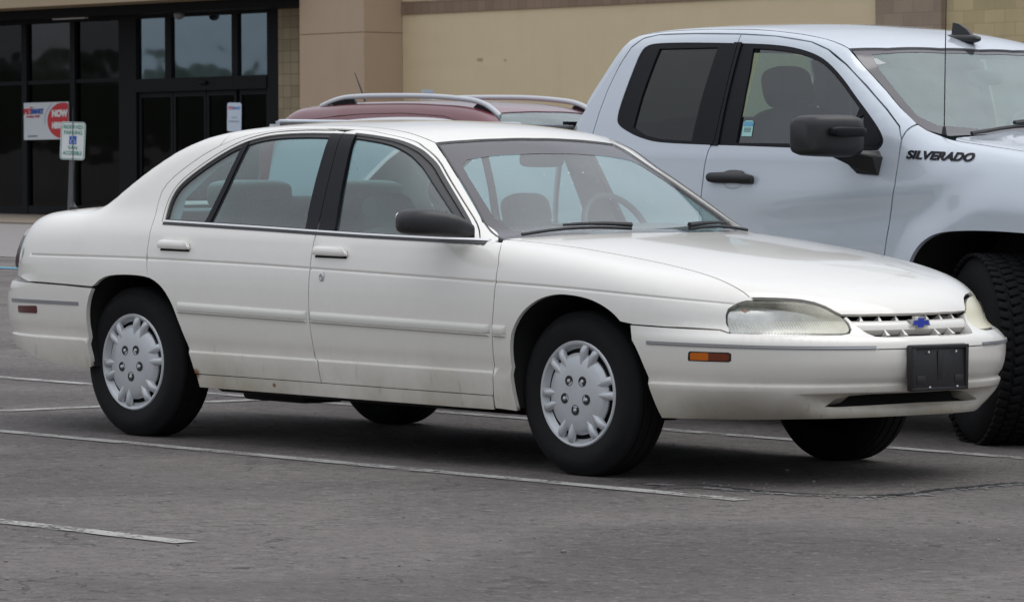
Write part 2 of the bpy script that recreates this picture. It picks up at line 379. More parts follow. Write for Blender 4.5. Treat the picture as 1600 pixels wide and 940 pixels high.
def panel(F, dom, poly, name, mat, parent, res=.03, holes=(), rails=(), off=0.0, offn=None, flange=.018, sgn=-1, backing=None, signed=False):
    """poly: closed list of 2D domain points (or (n,3) array of surface points); returns object. sgn=-1: right side of the car"""
    def to2(p):
        p = np.asarray(p, float)
        if p.shape[1] == 3:
            q = p.copy()
            if not signed: q[:, 1] = np.abs(q[:, 1])
            return dom.inv(q)
        return p
    poly = to2(poly); bnd = []; edges = []; pts = []; fr = min(res, .03)
    loops = [dens([tuple(p) for p in poly], fr)] + [dens([tuple(p) for p in to2(h)], fr) for h in holes]
    for lp in loops:
        n0 = len(pts); pts += lp; k = len(lp); edges += [(n0+i, n0+(i+1) % k) for i in range(k)]
    nb = len(pts); B = np.array(pts)
    lo = B.min(0); hi = B.max(0)
    gx = np.arange(lo[0]+res/2, hi[0], res); gy = np.arange(lo[1]+res/2, hi[1], res*.866)
    G = np.array([(x + (res/2 if j % 2 else 0), y) for j, y in enumerate(gy) for x in gx]) if len(gx) and len(gy) else np.zeros((0, 2))
    extra = []
    for c, offs in rails:
        for w_ in offs: extra += [tuple(q) for q in dens([tuple(p) for p in offset_curve(c, w_)], res*.6, False)]
    if extra:
        E = np.array(extra)
        if len(G):
            C_ = np.array([q for c, offs in rails for q in dens([tuple(p) for p in c], .02, False)])
            d = np.min(np.linalg.norm(G[:, None]-C_[None], axis=2), 1); mw = max(abs(o_) for c, offs in rails for o_ in offs)
            G = G[d > mw + res*.3]
        G = np.concatenate([G, E]) if len(G) else E
    if len(G):
        ok = inpoly(G, loops[0])
        for h in loops[1:]: ok &= ~inpoly(G, h)
        G = G[ok]
        if len(G):
            keep = []
            for i in range(0, len(G), 400):
                d = np.min(np.linalg.norm(G[i:i+400, None]-B[None], axis=2), 1); keep.append(d > (.0035 if len(extra) else res*.4))
            G = G[np.concatenate(keep)]
            pts = pts + [tuple(g) for g in G]
    r = geometry.delaunay_2d_cdt([Vector((float(p[0]), float(p[1]))) for p in pts], edges, [], 1 if len(loops) == 1 else 4, 1e-7)
    ab = np.array([(v.x, v.y) for v in r[0]]); T = [tuple(f) for f in r[2]]
    if len(loops) > 1:
        cen = np.array([ab[list(f)].mean(0) for f in T]); ok = inpoly(cen, loops[0])
        for h in loops[1:]: ok &= ~inpoly(cen, h)
        T = [f for f, k in zip(T, ok) if k]
    P = lift(F, dom, ab); N = grad(F, P)
    o_ = np.full(len(P), off)
    if offn is not None: o_ = o_ + offn(ab)
    Pp = P + N*o_[:, None]
    if offn is not None: Ng = None
    else: Ng = N
    if not signed and sgn < 0:
        Pp = Pp*[1, -1, 1]; N = N*[1, -1, 1]
        if Ng is not None: Ng = N
    tri = np.array(T); fn = np.cross(Pp[tri[:, 1]]-Pp[tri[:, 0]], Pp[tri[:, 2]]-Pp[tri[:, 0]])
    s_ = np.sum(fn*N[tri].mean(1), 1); T = [f if q >= 0 else f[::-1] for f, q in zip(T, s_)]
    V = list(map(tuple, Pp)); NN = None if Ng is None else list(map(tuple, Ng))
    if flange:
        cnt = {}
        for f in T:
            for i in range(3):
                e = (f[i], f[(i+1) % 3]); k = (min(e), max(e)); cnt.setdefault(k, []).append(e)
        be = [v[0] for v in cnt.values() if len(v) == 1]; mp = {}
        for e in be:
            for v in e:
                if v not in mp:
                    mp[v] = len(V); V.append(tuple(Pp[v])); V.append(tuple(Pp[v] - N[v]*flange))
        acc = {}
        for a, b in be:
            T.append((mp[b], mp[a], mp[a]+1, mp[b]+1))
            n_ = np.cross(Pp[b]-Pp[a], N[a]); n_ /= max(np.linalg.norm(n_), 1e-9)
            for v in (a, b): acc[v] = acc.get(v, 0) + n_
        if NN is not None:
            ex = [None]*(2*len(mp))
            for v, i in mp.items():
                q = acc[v]; q = q/max(np.linalg.norm(q), 1e-9); ex[i-len(Pp)] = tuple(q); ex[i-len(Pp)+1] = tuple(q)
            NN += ex
    if NN is None: return mesh_obj(name, V, T, mat, parent, True, angle=40)
    return mesh_obj(name, V, T, mat, parent, True, normals=NN)
def text_mesh(s, name, mat, parent, size=.1, ext=.002, loc=(0, 0, 0), sx=1.0, bold=0.0, fn=None, shear=0, align='CENTER', rot=None):
    """lettering as solid mesh; local x to the right, z up, facing -y"""
    cu = bpy.data.curves.new(name, 'FONT'); cu.body = s; cu.size = size; cu.extrude = ext; cu.offset = bold; cu.align_x = align; cu.align_y = 'CENTER'; cu.shear = shear; cu.resolution_u = 4
    o = bpy.data.objects.new(name, cu); me = bpy.data.meshes.new_from_object(o); bpy.data.objects.remove(o); bpy.data.curves.remove(cu)
    for v in me.vertices:
        x, y, z = v.co; p = (x*sx, -z, y)
        if fn: p = fn(*p)
        v.co = p
    me.materials.clear(); me.materials.append(mat); me.name = name
    t = bpy.data.objects.new(name, me); COL.objects.link(t); t.parent = parent; t.location = loc
    if rot: t.rotation_euler = rot
    return t
# ---------------------------------------------------------------- wheels
def wheel_parts(parent, x, y, side, r, wd, hub_r, hub, rz=0, rubber='rubber', tread=0, mat=None):
    """one wheel assembly (> tyre, hubcap/rim > lug_nut). side=-1: outer face towards -y"""
    W = empty('wheel'); W.parent = parent; W.location = (x, y, r); W.rotation_euler.z = rz
    s = side; t = MB(); h = wd/2; rr = r; rim = hub_r + .004
    prof = [(rim-.02, -h*.82), (rim, -h*.93), (rim+.012, -h*.99), (rim+(rr-rim)*.35, -h*1.06), (rim+(rr-rim)*.62, -h*1.04), (rr-.028, -h*.90), (rr-.010, -h*.80), (rr-.001, -h*.68)]
    g = []
    for u in (-.45, 0, .45): g += [(rr, h*(u-.10)), (rr-.008, h*(u-.085)), (rr-.008, h*(u-.015)), (rr, h*u)]
    prof = prof + [(a, b) for a, b in g] + [(a, -b) for a, b in prof[::-1]]
    t.lathe([(a, b) for a, b in prof], n=96)
    # the contact patch is squashed flat
    t.V = [(x_, y_, max(z_, -rr + .004)) for x_, y_, z_ in t.V]
    if tread:
        n = 60
        for k in range(n):
            a = 2*PI*k/n
            for j, (yy, wy) in enumerate(((-.82, .30), (-.42, .34), (0, .36), (.42, .34), (.82, .30))):
                aa = a + (PI/n if j % 2 else 0)
                t.box((math.cos(aa)*(rr+.002), yy*h, math.sin(aa)*(rr+.002)), (.016, h*wy, .030), Matrix.Rotation(-aa, 3, 'Y') @ Matrix.Rotation(.25 if j % 2 else -.25, 3, 'X'), .004)
    t.build('tyre', M[rubber], W, angle=50)
    hub(W, s, h, hub_r, mat); return W
def lumina_hub(W, s, h, hr, mat):
    yo = s*(h*.93)
    o = MB()
    # outer ring and dark dish behind the openings
    o.lathe([(hr, yo-s*.012), (hr+.001, yo), (hr-.004, yo+s*.004), (hr-.012, yo+s*.002), (hr-.022, yo-s*.014), (hr-.030, yo-s*.020)], n=72)
    # domed centre
    R1 = hr*.775
    o.lathe([(R1-.004, yo-s*.024), (R1, yo-s*.012), (R1-.006, yo-s*.003), (R1*.85, yo+s*.006), (R1*.6, yo+s*.011), (R1*.3, yo+s*.013), (0.001, yo+s*.0135)], n=72)
    # twelve lobed spokes in six pairs
    for k in range(6):
        for d in (-9.5, 9.5):
            a = R(10 + 60*k + d); dirv = Vector((math.cos(a), 0, math.sin(a))); tan = Vector((-math.sin(a), 0, math.cos(a))); V = []; F = []
            st = [(hr*.52, .000, .006), (hr*.62, .006, .013), (hr*.72, .011, .0165), (hr*.82, .012, .0175), (hr*.90, .007, .0165), (hr*.96, -.004, .014), (hr*.985, -.014, .010)]
            m = 9
            for (r_, hh, wd_) in st:
                base = yo + s*(.008 if r_ < hr*.6 else .003)
                for q in range(m):
                    th = PI*q/(m-1); c_ = dirv*r_ + tan*(wd_*math.cos(th))
                    V.append((c_.x, base - s*.010 + s*(hh+.010)*math.sin(th)**.8, c_.z))
            for i in range(len(st)-1):
                for q in range(m-1): F.append((i*m+q, i*m+q+1, (i+1)*m+q+1, (i+1)*m+q))
            o.add(V, F)
    hub = o.build('hubcap', M['silver'], W, angle=32)
    d = MB(); d.lathe([(hr*.99, yo-s*.030), (.02, yo-s*.034)], n=48); d.build('wheel_disc', M['dark'], W)
    for k in range(5):
        a = R(-90 + 72*k); c = (math.cos(a)*hr*.30, 0, math.sin(a)*hr*.30)
        q = MB(); q.lathe([(.0205, yo+s*.0115), (.0205, yo+s*.0140), (.0185, yo+s*.0143), (.0175, yo+s*.0128), (.001, yo+s*.0128)], n=24, c=c)
        cup = q.build('nut_shade_disc', M['black'], hub, angle=30)  # black disc on the dome, painting in the shade of a lug hole
        q = MB(); q.lathe([(.0085, yo+s*.0100), (.0085, yo+s*.016), (.005, yo+s*.0195), (.0005, yo+s*.0205)], n=6, c=c); q.build('lug_nut', M['silver'], hub, angle=20)
# ---------------------------------------------------------------- the white sedan
def S3(p): return PT(L_F, dS, p)
def T3(p): return PT(L_F, dT, p)
def C3(p): return PT(L_F, dC, p)
def cat(*a): return np.concatenate([np.asarray(q, float) for q in a])
FARCH = crv([(-.289, .240), (-.300, .324), (-.305, .436), (-.296, .526), (-.268, .583), (-.221, .635), (-.147, .680), (-.055, .704), (.045, .705), (.150, .690), (.240, .658), (.302, .615), (.350, .560), (.388, .500), (.419, .425), (.443, .339), (.462, .252)], 4)
RARCH = crv([(-2.925, .282), (-2.948, .385), (-2.949, .503), (-2.933, .574), (-2.896, .635), (-2.842, .674), (-2.768, .692), (-2.638, .698), (-2.518, .690), (-2.433, .656), (-2.367, .595), (-2.322, .516), (-2.287, .448), (-2.256, .381), (-2.226, .295)], 4)
def cut(c, f): return [p for p in c if f(p)]
BLINE = [(-1.420, .296), (-1.426, .327), (-1.434, .385), (-1.458, .397), (-1.474, .539), (-1.480, .664), (-1.482, .753), (-1.486, .824), (-1.488, .900)]
BUP = [(-1.500, .96), (-1.518, 1.07), (-1.535, 1.17), (-1.552, 1.26), (-1.562, 1.320)]
ALINE = [(-.412, .245), (-.412, .293), (-.404, .385), (-.402, .522), (-.399, .578), (-.392, .634), (-.388, .741), (-.396, .815), (-.430, .870)]
CLINE = [(-2.517, .690), (-2.532, .735), (-2.541, .770), (-2.549, .86), (-2.560, .936)]
CSEAM = [(-2.560, .936), (-2.580, 1.004), (-2.580, 1.054), (-2.561, 1.089), (-2.530, 1.119), (-2.484, 1.152), (-2.438, 1.182), (-2.380, 1.216), (-2.300, 1.254), (-2.22, 1.283), (-2.13, 1.305), (-2.04, 1.318), (-1.95, 1.326), (-1.85, 1.330), (-1.70, 1.332), (-1.562, 1.330)]
FGAP = [(-1.562, 1.330), (-1.445, 1.326), (-1.332, 1.312), (-1.260, 1.300), (-1.195, 1.283), (-1.140, 1.261), (-1.086, 1.234), (-1.020, 1.194), (-.872, 1.098), (-.768, 1.029), (-.640, .943), (-.560, .893)]
DLO_R = [(-2.490, .930), (-2.503, .975), (-2.505, 1.013), (-2.496, 1.050), (-2.474, 1.084), (-2.436, 1.117), (-2.385, 1.152), (-2.329, 1.186), (-2.275, 1.216), (-2.216, 1.245), (-2.152, 1.270), (-2.090, 1.287), (-2.020, 1.300), (-1.940, 1.308), (-1.865, 1.312), (-1.747, 1.315), (-1.562, 1.314)]
DLO_F = [(-1.562, 1.314), (-1.494, 1.312), (-1.426, 1.308), (-1.330, 1.299), (-1.255, 1.288), (-1.191, 1.271), (-1.134, 1.250), (-1.080, 1.222), (-1.012, 1.181), (-.862, 1.083), (-.760, 1.014), (-.645, .934), (-.605, .906)]
DLO_R = crv(DLO_R, 3); DLO_F = crv(DLO_F, 3); FGAP = crv(FGAP, 3); CSEAM_ = CSEAM
BELT_R = [(-2.490, .928), (-2.167, .923), (-1.82, .917), (-1.488, .910)]
BELT_F = [(-1.488, .910), (-1.211, .905), (-.933, .902), (-.625, .900)]
GRO = [-.011, -.006, -.003, 0, .003, .006, .011]
def rail_crease(x0, x1): return ([(x, float(crease_z(x))) for x in np.linspace(x0, x1, 24)], GRO)
def rail_3d(x0, x1): return ([tuple(p) for p in dR.inv(S3([(x, float(crease_z(x))) for x in np.linspace(x0, x1, 30)]))], GRO)
def rail_low(x0, x1): return ([(x, .387) for x in np.linspace(x0, x1, 24)], [-.012, -.005, -.003, 0, .003, .005, .012])
WS_SIDE = [(-.500, .785), (-.665, .715), (-.775, .668), (-.908, .617), (-1.038, .568), (-1.152, .524)]
ROOFSEAM = [(-1.152, .524), (-1.25, .540), (-1.40, .556), (-1.6, .574), (-1.85, .590), (-2.1, .600), (-2.28, .598), (-2.40, .585)]
BL_SIDE = [(-2.42, .582), (-2.55, .600), (-2.7, .622), (-2.85, .645), (-3.0, .668), (-3.10, .680)]
TRUNK_SIDE = [(-3.13, .690), (-3.3, .700), (-3.5, .685), (-3.64, .650)]
HOODSEAM = crv([(-.108, .482), (.153, .470), (.35, .457), (.50, .441), (.61, .417), (.70, .384), (.752, .350)], 4)
def build_sedan(loc, yaw):
    root = empty('sedan', loc, yaw); tag(root, 'weathered white four-door sedan with silver wheel covers parked nearest the camera', 'car')
    PW = M['white']; F = L_F
    def pn(*a, **k): return panel(F, *a, **k)
    for sg in (-1, 1):
        k = dict(sgn=sg)
        # front door
        fd = cat(BLINE, BUP, FGAP[1:], [(-.520, .897), (-.455, .892)], ALINE[::-1][:-1]); fd = [tuple(p) for p in fd]
        fd[-1] = (-.412, .295)
        hole = cat(BUP[::-1] * 0 if False else [(-1.488, .910)], [(-1.500, .96), (-1.518, 1.07), (-1.535, 1.17), (-1.552, 1.26)], DLO_F, [(-.933, .902), (-1.211, .905)])
        hole = [(p[0] + (.004 if i < 5 else 0), p[1]) for i, p in enumerate(hole)]
        fdo = pn(dS, fd, 'front_door', PW, root, res=.035, holes=[hole], rails=[rail_crease(-1.478, -.39), rail_low(-1.43, -.407)], **k)
        rd = cat(cut(RARCH, lambda p: p[0] > -2.51), [(-1.424, .296)], [(p[0]-.005, p[1]) for p in BLINE[1:]], [(p[0]-.005, p[1]) for p in BUP], CSEAM[::-1][1:], CLINE[::-1][1:-1], [(-2.519, .692)])
        hole = cat([(-1.494, .910)], [(p[0]-.009, p[1]) for p in BUP[:-1]], DLO_R[::-1], BELT_R[1:-1])
        rdo = pn(dS, [tuple(p) for p in rd], 'rear_door', PW, root, res=.035, holes=[[tuple(p) for p in hole]], rails=[rail_crease(-2.536, -1.49), rail_low(-2.25, -1.445)], **k)
        # fender
        farch_up = cut(FARCH, lambda p: p[0] < .306)
        fe = cat(S3([(-.407, .245)] + [(p[0]+.005, p[1]) for p in ALINE[1:]]), T3([(-.478, .775)]), T3([(-.42, .765), (-.30, .752)]),
                 lift(F, dR, np.array(HOODSEAM)),
                 C3([(-.80, .7065), (-.820, .702), (-.851, .689), (-.871, .674), (-.878, .648), (-.875, .62), (-.859, .587)])*[1, -1, 1],
                 S3([(.70, .597), (.5, .602), (.365, .606)]), S3(farch_up[::-1]))
        pn(dR, fe, 'front_fender', PW, root, res=.035, rails=[rail_3d(-.383, .79)], **k)
        # quarter panel with the rear pillar
        rup = cut(RARCH, lambda p: p[0] < -2.51 and p[1] > .642)
        qp = cat(S3([(-3.37, .646), (-2.903, .640)]), S3(rup), S3([(p[0]-.005, p[1]) for p in CLINE[1:]]), S3([(p[0]-.005, p[1]+.002) for p in CSEAM[1:9]]),
                 T3([(-2.28, .598), (-2.40, .585)]), T3(BL_SIDE), T3(TRUNK_SIDE), lift(F, dB, np.array([(.80, .90), (.83, .86), (.88, .80), (.90, .74), (.90, .69), (.88, .655)])))
        pn(dR, qp, 'quarter_panel', PW, root, res=.035, rails=[rail_3d(-3.36, -2.552)], **k)
        # roof rail and windscreen pillar
        rr = cat(S3([(p[0], p[1]+.002) for p in CSEAM[8:]]), S3([(p[0]+.0015, p[1]+.0015) for p in FGAP[1:]]), S3([(-.500, .892)]), T3(WS_SIDE), T3(ROOFSEAM[1:7]))
        pn(dRc, rr, 'roof_rail', PW, root, res=.03, flange=.006, **k)
        # rocker
        pn(dS, [(-2.205, .238), (-.417, .238), (-.417, .291), (-1.42, .2925), (-2.218, .291)], 'rocker_panel', PW, root, res=.02, flange=.05, **k)
        # black seals, pillars and glass on the doors
        BL = M['satin']
        bp = [(-1.568, .914), (-1.4905, .911), (-1.5025, .96), (-1.5205, 1.07), (-1.5375, 1.17), (-1.5545, 1.26), (-1.5645, 1.312), (-1.632, 1.313), (-1.622, 1.24), (-1.607, 1.12), (-1.588, 1.0)]
        pn(dS, bp, 'rear_door_pillar_trim', BL, rdo, off=.001, **k)
        bp = [(-1.4875, .911), (-1.385, .909), (-1.410, 1.0), (-1.435, 1.1), (-1.458, 1.2), (-1.482, 1.30), (-1.484, 1.309), (-1.561, 1.311), (-1.551, 1.26), (-1.534, 1.17), (-1.517, 1.07), (-1.499, .96)]
        pn(dS, bp, 'front_door_pillar_trim', BL, fdo, off=.001, **k)
        def ring(arc, belt, w_, wb, nm, par, lft=None):
            outer = [tuple(p) for p in cat(arc, belt[::-1])]
            ia = offset_curve(arc, -w_); ib = offset_curve(belt, wb)
            inner = [tuple(p) for p in ia if p[1] > .945] + [tuple(p) for p in ib[::-1]]
            return pn(dS, outer, nm, M['black'], par, off=-.006, holes=[inner], res=.03, flange=.012, **k), inner
        arc_r = [(p[0], p[1]) for p in DLO_R[:-1]] + [(-1.59, 1.314)]
        rg, inr = ring(arc_r, [(-2.490, .930), (-2.167, .924), (-1.82, .918), (-1.53, .911)], .015, .012, 'window_seal', rdo)
        arc_f = [(-1.53, 1.313)] + DLO_F[1:]
        rg, inf = ring(arc_f, [(-1.45, .910), (-1.211, .905), (-.933, .902), (-.605, .902)], .013, .012, 'window_seal', fdo)
        gr = [(-1.555, .918)] + [(-1.575, 1.0), (-1.597, 1.12), (-1.612, 1.24), (-1.622, 1.305)] + [tuple(p) for p in offset_curve(DLO_R[:-1], -.010)[::-1]] + [(-2.475, .936), (-2.167, .93), (-1.82, .924)]
        pn(dS, gr, 'rear_door_glass', M['teal'], rdo, off=-.012, flange=0, **k)
        gf = [(-1.39, .915), (-1.215, .911), (-.94, .908), (-.66, .910)] + [tuple(p) for p in offset_curve(DLO_F[2:-1], -.010)[::-1]] + [(-1.475, 1.29), (-1.45, 1.2), (-1.425, 1.1), (-1.40, 1.0)]
        pn(dS, gf, 'front_door_glass', M['teal'], fdo, off=-.012, flange=0, **k)
        # black sail corner under the mirror, quarter-light bar
        pn(dS, [(-.80, .913), (-.63, .910), (-.75, .985), (-.80, 1.015)], 'mirror_sail', M['black'], fdo, off=-.004, **k)
        pn(dS, [(-2.222, .930), (-2.188, .929), (-2.155, 1.08), (-2.125, 1.282), (-2.156, 1.268), (-2.186, 1.08)], 'quarter_window_bar', M['satin'], rdo, off=-.003, **k)
        # bright and black belt strips
        for a, b, par in ((BELT_R, 'rear', rdo), (BELT_F[:-1] + [(-.60, .899), (-.53, .897)], 'front', fdo)):
            pn(dS, band(a, -.001, .006), 'belt_trim', M['chrome'], par, off=.004, flange=.006, **k)
            pn(dS, band(a, -.013, -.002), 'belt_seal', M['black'], par, off=.002, flange=.004, **k)
        pn(dS, band(DLO_F[3:], -.001, .0045), 'window_trim_strip', M['black'], fdo, off=.0005, flange=0, **k)
        pn(dS, band(offset_curve(DLO_R[:-1], .010), 0, .003), 'window_trim_strip', M['black'], rdo, off=.0008, flange=0, **k)
        # side mouldings
        def mold(x0, x1, nm, par):
            c = lambda x: .5605 + (x+1.4)*(-.0105)
            h = .0235; pts = [(x, c(x)) for x in np.linspace(x0, x1, 20)]
            poly = band(pts, -h, h)
            def fo(ab):
                u = np.clip((ab[:, 1]-c(ab[:, 0]))/h, -1, 1); e = np.minimum(np.minimum(ab[:, 0]-x0, x1-ab[:, 0])/.02, 1)
                return .013*(1-u**4)*np.sqrt(np.clip(e, 0, 1)) - .005*gau(u+.52, .09)
            return pn(dS, poly, nm, M['whitetrim'], par, off=.001, offn=fo, res=.022, flange=.004, rails=[([(p[0]+.0, p[1]) for p in pts[0:]], [-.0232, -.021, -.017, -.0145, -.012, -.0095, 0, .008, .015, .020, .023])], **k)
        mold(-2.325, -1.492, 'door_moulding', rdo); mold(-1.474, -.412, 'door_moulding', fdo); mold(-.397, -.322, 'fender_moulding', root)
        # handles
        for x0, par in ((-2.458, rdo), (-1.462, fdo)):
            hp = [(x0, .814), (x0+.165, .813), (x0+.195, .815), (x0+.198, .822), (x0+.185, .838), (x0+.160, .847), (x0+.02, .849), (x0+.002, .846)]
            def fo(ab, x0=x0): u = (ab[:, 1]-.831)/.020; return .020*np.clip(1-np.abs(u)**3*.5, 0, 1)
            pn(dS, hp, 'door_handle', PW, par, off=.004, offn=fo, res=.010, flange=.02, **k)
            pn(dS, [(x0-.002, .806), (x0+.190, .806), (x0+.196, .816), (x0, .817)], 'handle_shade_strip', M['gap'], par, off=.0012, flange=0, **k)  # flat dark strip that paints in the shade under the handle
        q = MB(); yk = -sg*0
        c = S3([(-1.405, .730)])[0]*[1, sg, 1]
        q.lathe([(.019, sg*.0005), (.019, sg*.005), (.012, sg*.007), (.011, sg*.004), (.001, sg*.004)], n=24, c=tuple(c)); q.V = [(c[0]+(v[0]-c[0])*.75, v[1], v[2]) for v in q.V]
        q.build('key_lock', M['chrome'], fdo, angle=30)
        # arch liners
        for arc, cx, nm in ((FARCH, .07, 'front'), (RARCH, -2.6, 'rear')):
            P = S3(arc)*[1, sg, 1]; Q = P.copy(); P[:, 1] -= sg*.012; P[:, 0] = cx + (P[:, 0]-cx)*1.02; P[:, 2] += .010; Q[:, 1] = sg*.50
            Q[:, 0] = cx + (Q[:, 0]-cx)*1.03
            V = list(map(tuple, P)) + list(map(tuple, Q)); n = len(P); Fc = [(i, i+1, i+1+n, i+n) for i in range(n-1)] + [tuple(range(n, 2*n))]
            mesh_obj('wheel_well', V, Fc, M['dark'], root, smooth=False)
        # headlight
        hl = crv([(-.745, .585), (-.859, .587), (-.875, .62), (-.878, .648), (-.871, .674), (-.851, .689), (-.820, .702), (-.777, .708), (-.710, .708), (-.633, .706), (-.574, .702), (-.514, .692), (-.468, .677), (-.431, .658), (-.400, .644), (-.383, .622), (-.380, .602), (-.396, .589), (-.434, .584), (-.539, .583), (-.643, .584)], 2, True)
        cx, cz = -.63, .642
        inn = [(cx+(a-cx)*.985+ .0, cz+(b-cz)*.94) for a, b in hl]
        def sh(P_): return [(sg*-a, b) for a, b in P_]
        ks = dict(signed=True)
        hd = empty('headlight'); hd.parent = root
        pn(dC, sh(hl), 'headlight_housing', M['black'], hd, off=-.012, holes=[sh(inn)], flange=.02, res=.02, **ks)
        def fo(ab): return .006*np.clip(1-((np.abs(ab[:, 0])-.63)/.25)**2, 0, 1)
        pn(dC, sh(inn), 'headlight_lens', M['lens' if sg < 0 else 'lens_old'], hd, off=-.006, offn=fo, flange=.008, res=.014, **ks)
        pn(dC, sh([(cx+(a-cx)*.97, cz+(b-cz)*.88) for a, b in hl]), 'reflector', M['reflector'], hd, off=-.040, offn=lambda ab: -.025*np.cos((np.abs(ab[:, 0])-.55)*9)*np.cos((ab[:, 1]-.64)*20), flange=0, res=.02, **ks)
        bl = MB(); bq = C3([(sg*.80, .655)])[0]; bl.sellip((bq[0]-.035, bq[1]*.96, .650), (.03, .03, .045), (1, 1), (10, 14)); bl.build('turn_signal_bulb', M['amberbulb'], hd)
        # marker lamps
        mk = [(-1.002, .480), (-.862, .480), (-.852, .485), (-.852, .503), (-.862, .508), (-.995, .508), (-1.002, .503), (-1.004, .488)]
        bz = pn(dC, sh([(a*1.0 + (-.006 if a < -.93 else .006), b + (-.0045 if b < .494 else .0045)) for a, b in mk]), 'side_marker_bezel', M['black'], root, off=.0005, flange=.004, **ks)
        hm = [p for p in mk]
        pn(dC, sh([(max(a, -.9995) if a < -.93 else -.930, b) for a, b in mk]), 'side_marker_light', M['amber'], bz, off=.003, flange=.004, **ks)
        pn(dC, sh([(min(a, -.853) if a > -.93 else -.930, b) for a, b in mk]), 'side_marker_reflector', M['amberdark'], bz, off=.003, flange=.004, **ks)
        mk = [(-3.470, .505), (-3.305, .508), (-3.300, .514), (-3.300, .536), (-3.306, .541), (-3.468, .535), (-3.474, .530), (-3.475, .510)]
        pn(dS, mk, 'rear_side_marker', M['darkred'], root, off=.003, flange=.005, **k)
    # ----- full-width pieces
    ks = dict(signed=True)
    def mirr(half): return list(half) + [(-a, b) for a, b in half[::-1]]
    # hood
    cow = [(-.470, .765), (-.40, .66), (-.315, .44), (-.265, .2), (-.252, 0)]
    half3 = cat(T3(cow[::-1])[:, :], T3([(-.478, .765)][:0] + [(-.42, .758), (-.30, .746)]),
                lift(F, dR, np.array([(a, b+.006) for a, b in HOODSEAM])),
                C3([(.800, .716), (.777, .7175), (.710, .717), (.633, .715), (.574, .711), (.514, .701), (.468, .686), (.431, .667), (.404, .655), (.30, .6545), (.15, .6545), (0, .6545)]))
    other = (half3*[1, -1, 1])[::-1][1:-1]
    pn(dY, cat(half3, other), 'hood', PW, root, res=.04, **ks)
    # front bumper cover with grille opening at its top edge
    arch_b = cut(FARCH, lambda p: p[0] > .36)
    A3 = S3([(.352, .6015)] + arch_b)
    g_half = [(.404, .647), (.383, .645), (.345, .608), (.318, .585), (.291, .573), (.24, .569), (.12, .5675), (0, .5675)]
    top = cat(S3([(.50, .597), (.70, .592)]), C3([(.862, .582), (.745, .580), (.643, .579), (.539, .578), (.434, .579), (.396, .584), (.376, .598), (.378, .622), (.396, .641)]), C3(g_half[1:]))
    botm = cat(C3([(x_, .252 + .013*max(0, 1-(x_/.8)**2)) for x_ in (1.12, 1.0, .9, .8, .65, .5, .35, .18, 0)]))
    half = cat(top[::-1], A3, botm)
    other = (half*[1, -1, 1])[::-1][1:-1]
    ih = [(0, .349), (.25, .349), (.36, .345), (.43, .334), (.485, .306), (.44, .304), (.36, .306), (.2, .309), (0, .311)]
    bmp = pn(dC, cat(half, other), 'front_bumper', PW, root, res=.035, flange=.05, holes=[[(a, b) for a, b in ih] + [(-a, b) for a, b in ih[::-1][1:-1]]], rails=[([(x_, .3885) for x_ in np.linspace(-1.25, 1.25, 60)], [-.012, -.006, -.003, 0, .003, .006, .012]), ([(x_, .355) for x_ in np.linspace(-.62, .62, 40)], [-.010, -.004, -.002, 0, .002, .004, .010])], **ks)
    # dark mouth in the scoop
    pn(dC, mirr([(0, .350), (.30, .350), (.40, .343), (.45, .330), (.50, .29), (.40, .29), (.30, .29), (0, .29)]), 'lower_intake', M['dark'], bmp, off=-.046, flange=0, res=.02, **ks)
    # grey rub strips
    for sg in (-1, 1):
        st = [(sg*1.185, .539), (sg*1.0, .5375), (sg*.71, .534), (sg*.5, .533), (sg*.305, .532)]
        pn(dC, band(st, -.0065, .0065), 'bumper_trim_strip', M['greytrim'], bmp, off=.0035, flange=.006, **ks)
        pn(dC, band(st, -.0015, .002), 'bumper_trim_highlight', M['chrome'], bmp, off=.0055, flange=0, **ks)
    sm = [(.300, .5265), (.1, .5265), (-.1, .5265), (-.300, .5265)]
    pn(dC, band(sm, -.0015, .0015), 'bumper_seam', M['gap'], bmp, off=.0006, flange=0, **ks)
    # grille
    gi = empty('grille'); gi.parent = root
    pn(dC, mirr([(0, .664), (.41, .660), (.39, .62), (.34, .58), (.29, .565), (0, .560)]), 'grille_backing', M['dark'], gi, off=-.055, flange=0, **ks)
    pn(dC, mirr([(0, .6365), (.372, .6365), (.342, .606), (.20, .606), (0, .606)]), 'grille_bar', PW, gi, off=-.006, offn=lambda ab: -.012*np.abs((ab[:, 1]-.621)/.016)**2.5, flange=.03, res=.012, **ks)
    pn(dC, mirr([(0, .588), (.318, .588), (.291, .573), (0, .5678)]), 'grille_lower_lip', PW, gi, off=-.003, offn=lambda ab: -.022*np.clip((ab[:, 1]-.572)/.016, 0, 1)**1.5, flange=.012, res=.010, **ks)
    for zz, lim in (((.634, .654), .34), ((.586, .607), .28)):
        for a in np.arange(-.30, .31, .10):
            if abs(a) > lim or abs(a) < .03: continue
            P = C3([(a, zz[0]), (a, zz[1])]); Nn = grad(F, P); p0 = P[0]-Nn[0]*.014; p1 = P[1]-Nn[1]*.016; tn = np.array([-Nn[0][1], Nn[0][0], 0]); tn /= np.linalg.norm(tn)
            V = []
            for p, w_ in ((p0, .011), (p1, .003)):
                for q in ((-w_, 0), (w_*.5, 0), (w_*.9, -.04), (-w_*.3, -.04)): V.append(tuple(p + tn*q[0] + Nn[0]*q[1]))
            fin = MB(); fin.add(V, [(0, 1, 5, 4), (1, 2, 6, 5), (3, 0, 4, 7), (2, 3, 7, 6)]); fin.build('grille_fin', PW, gi, smooth=False)
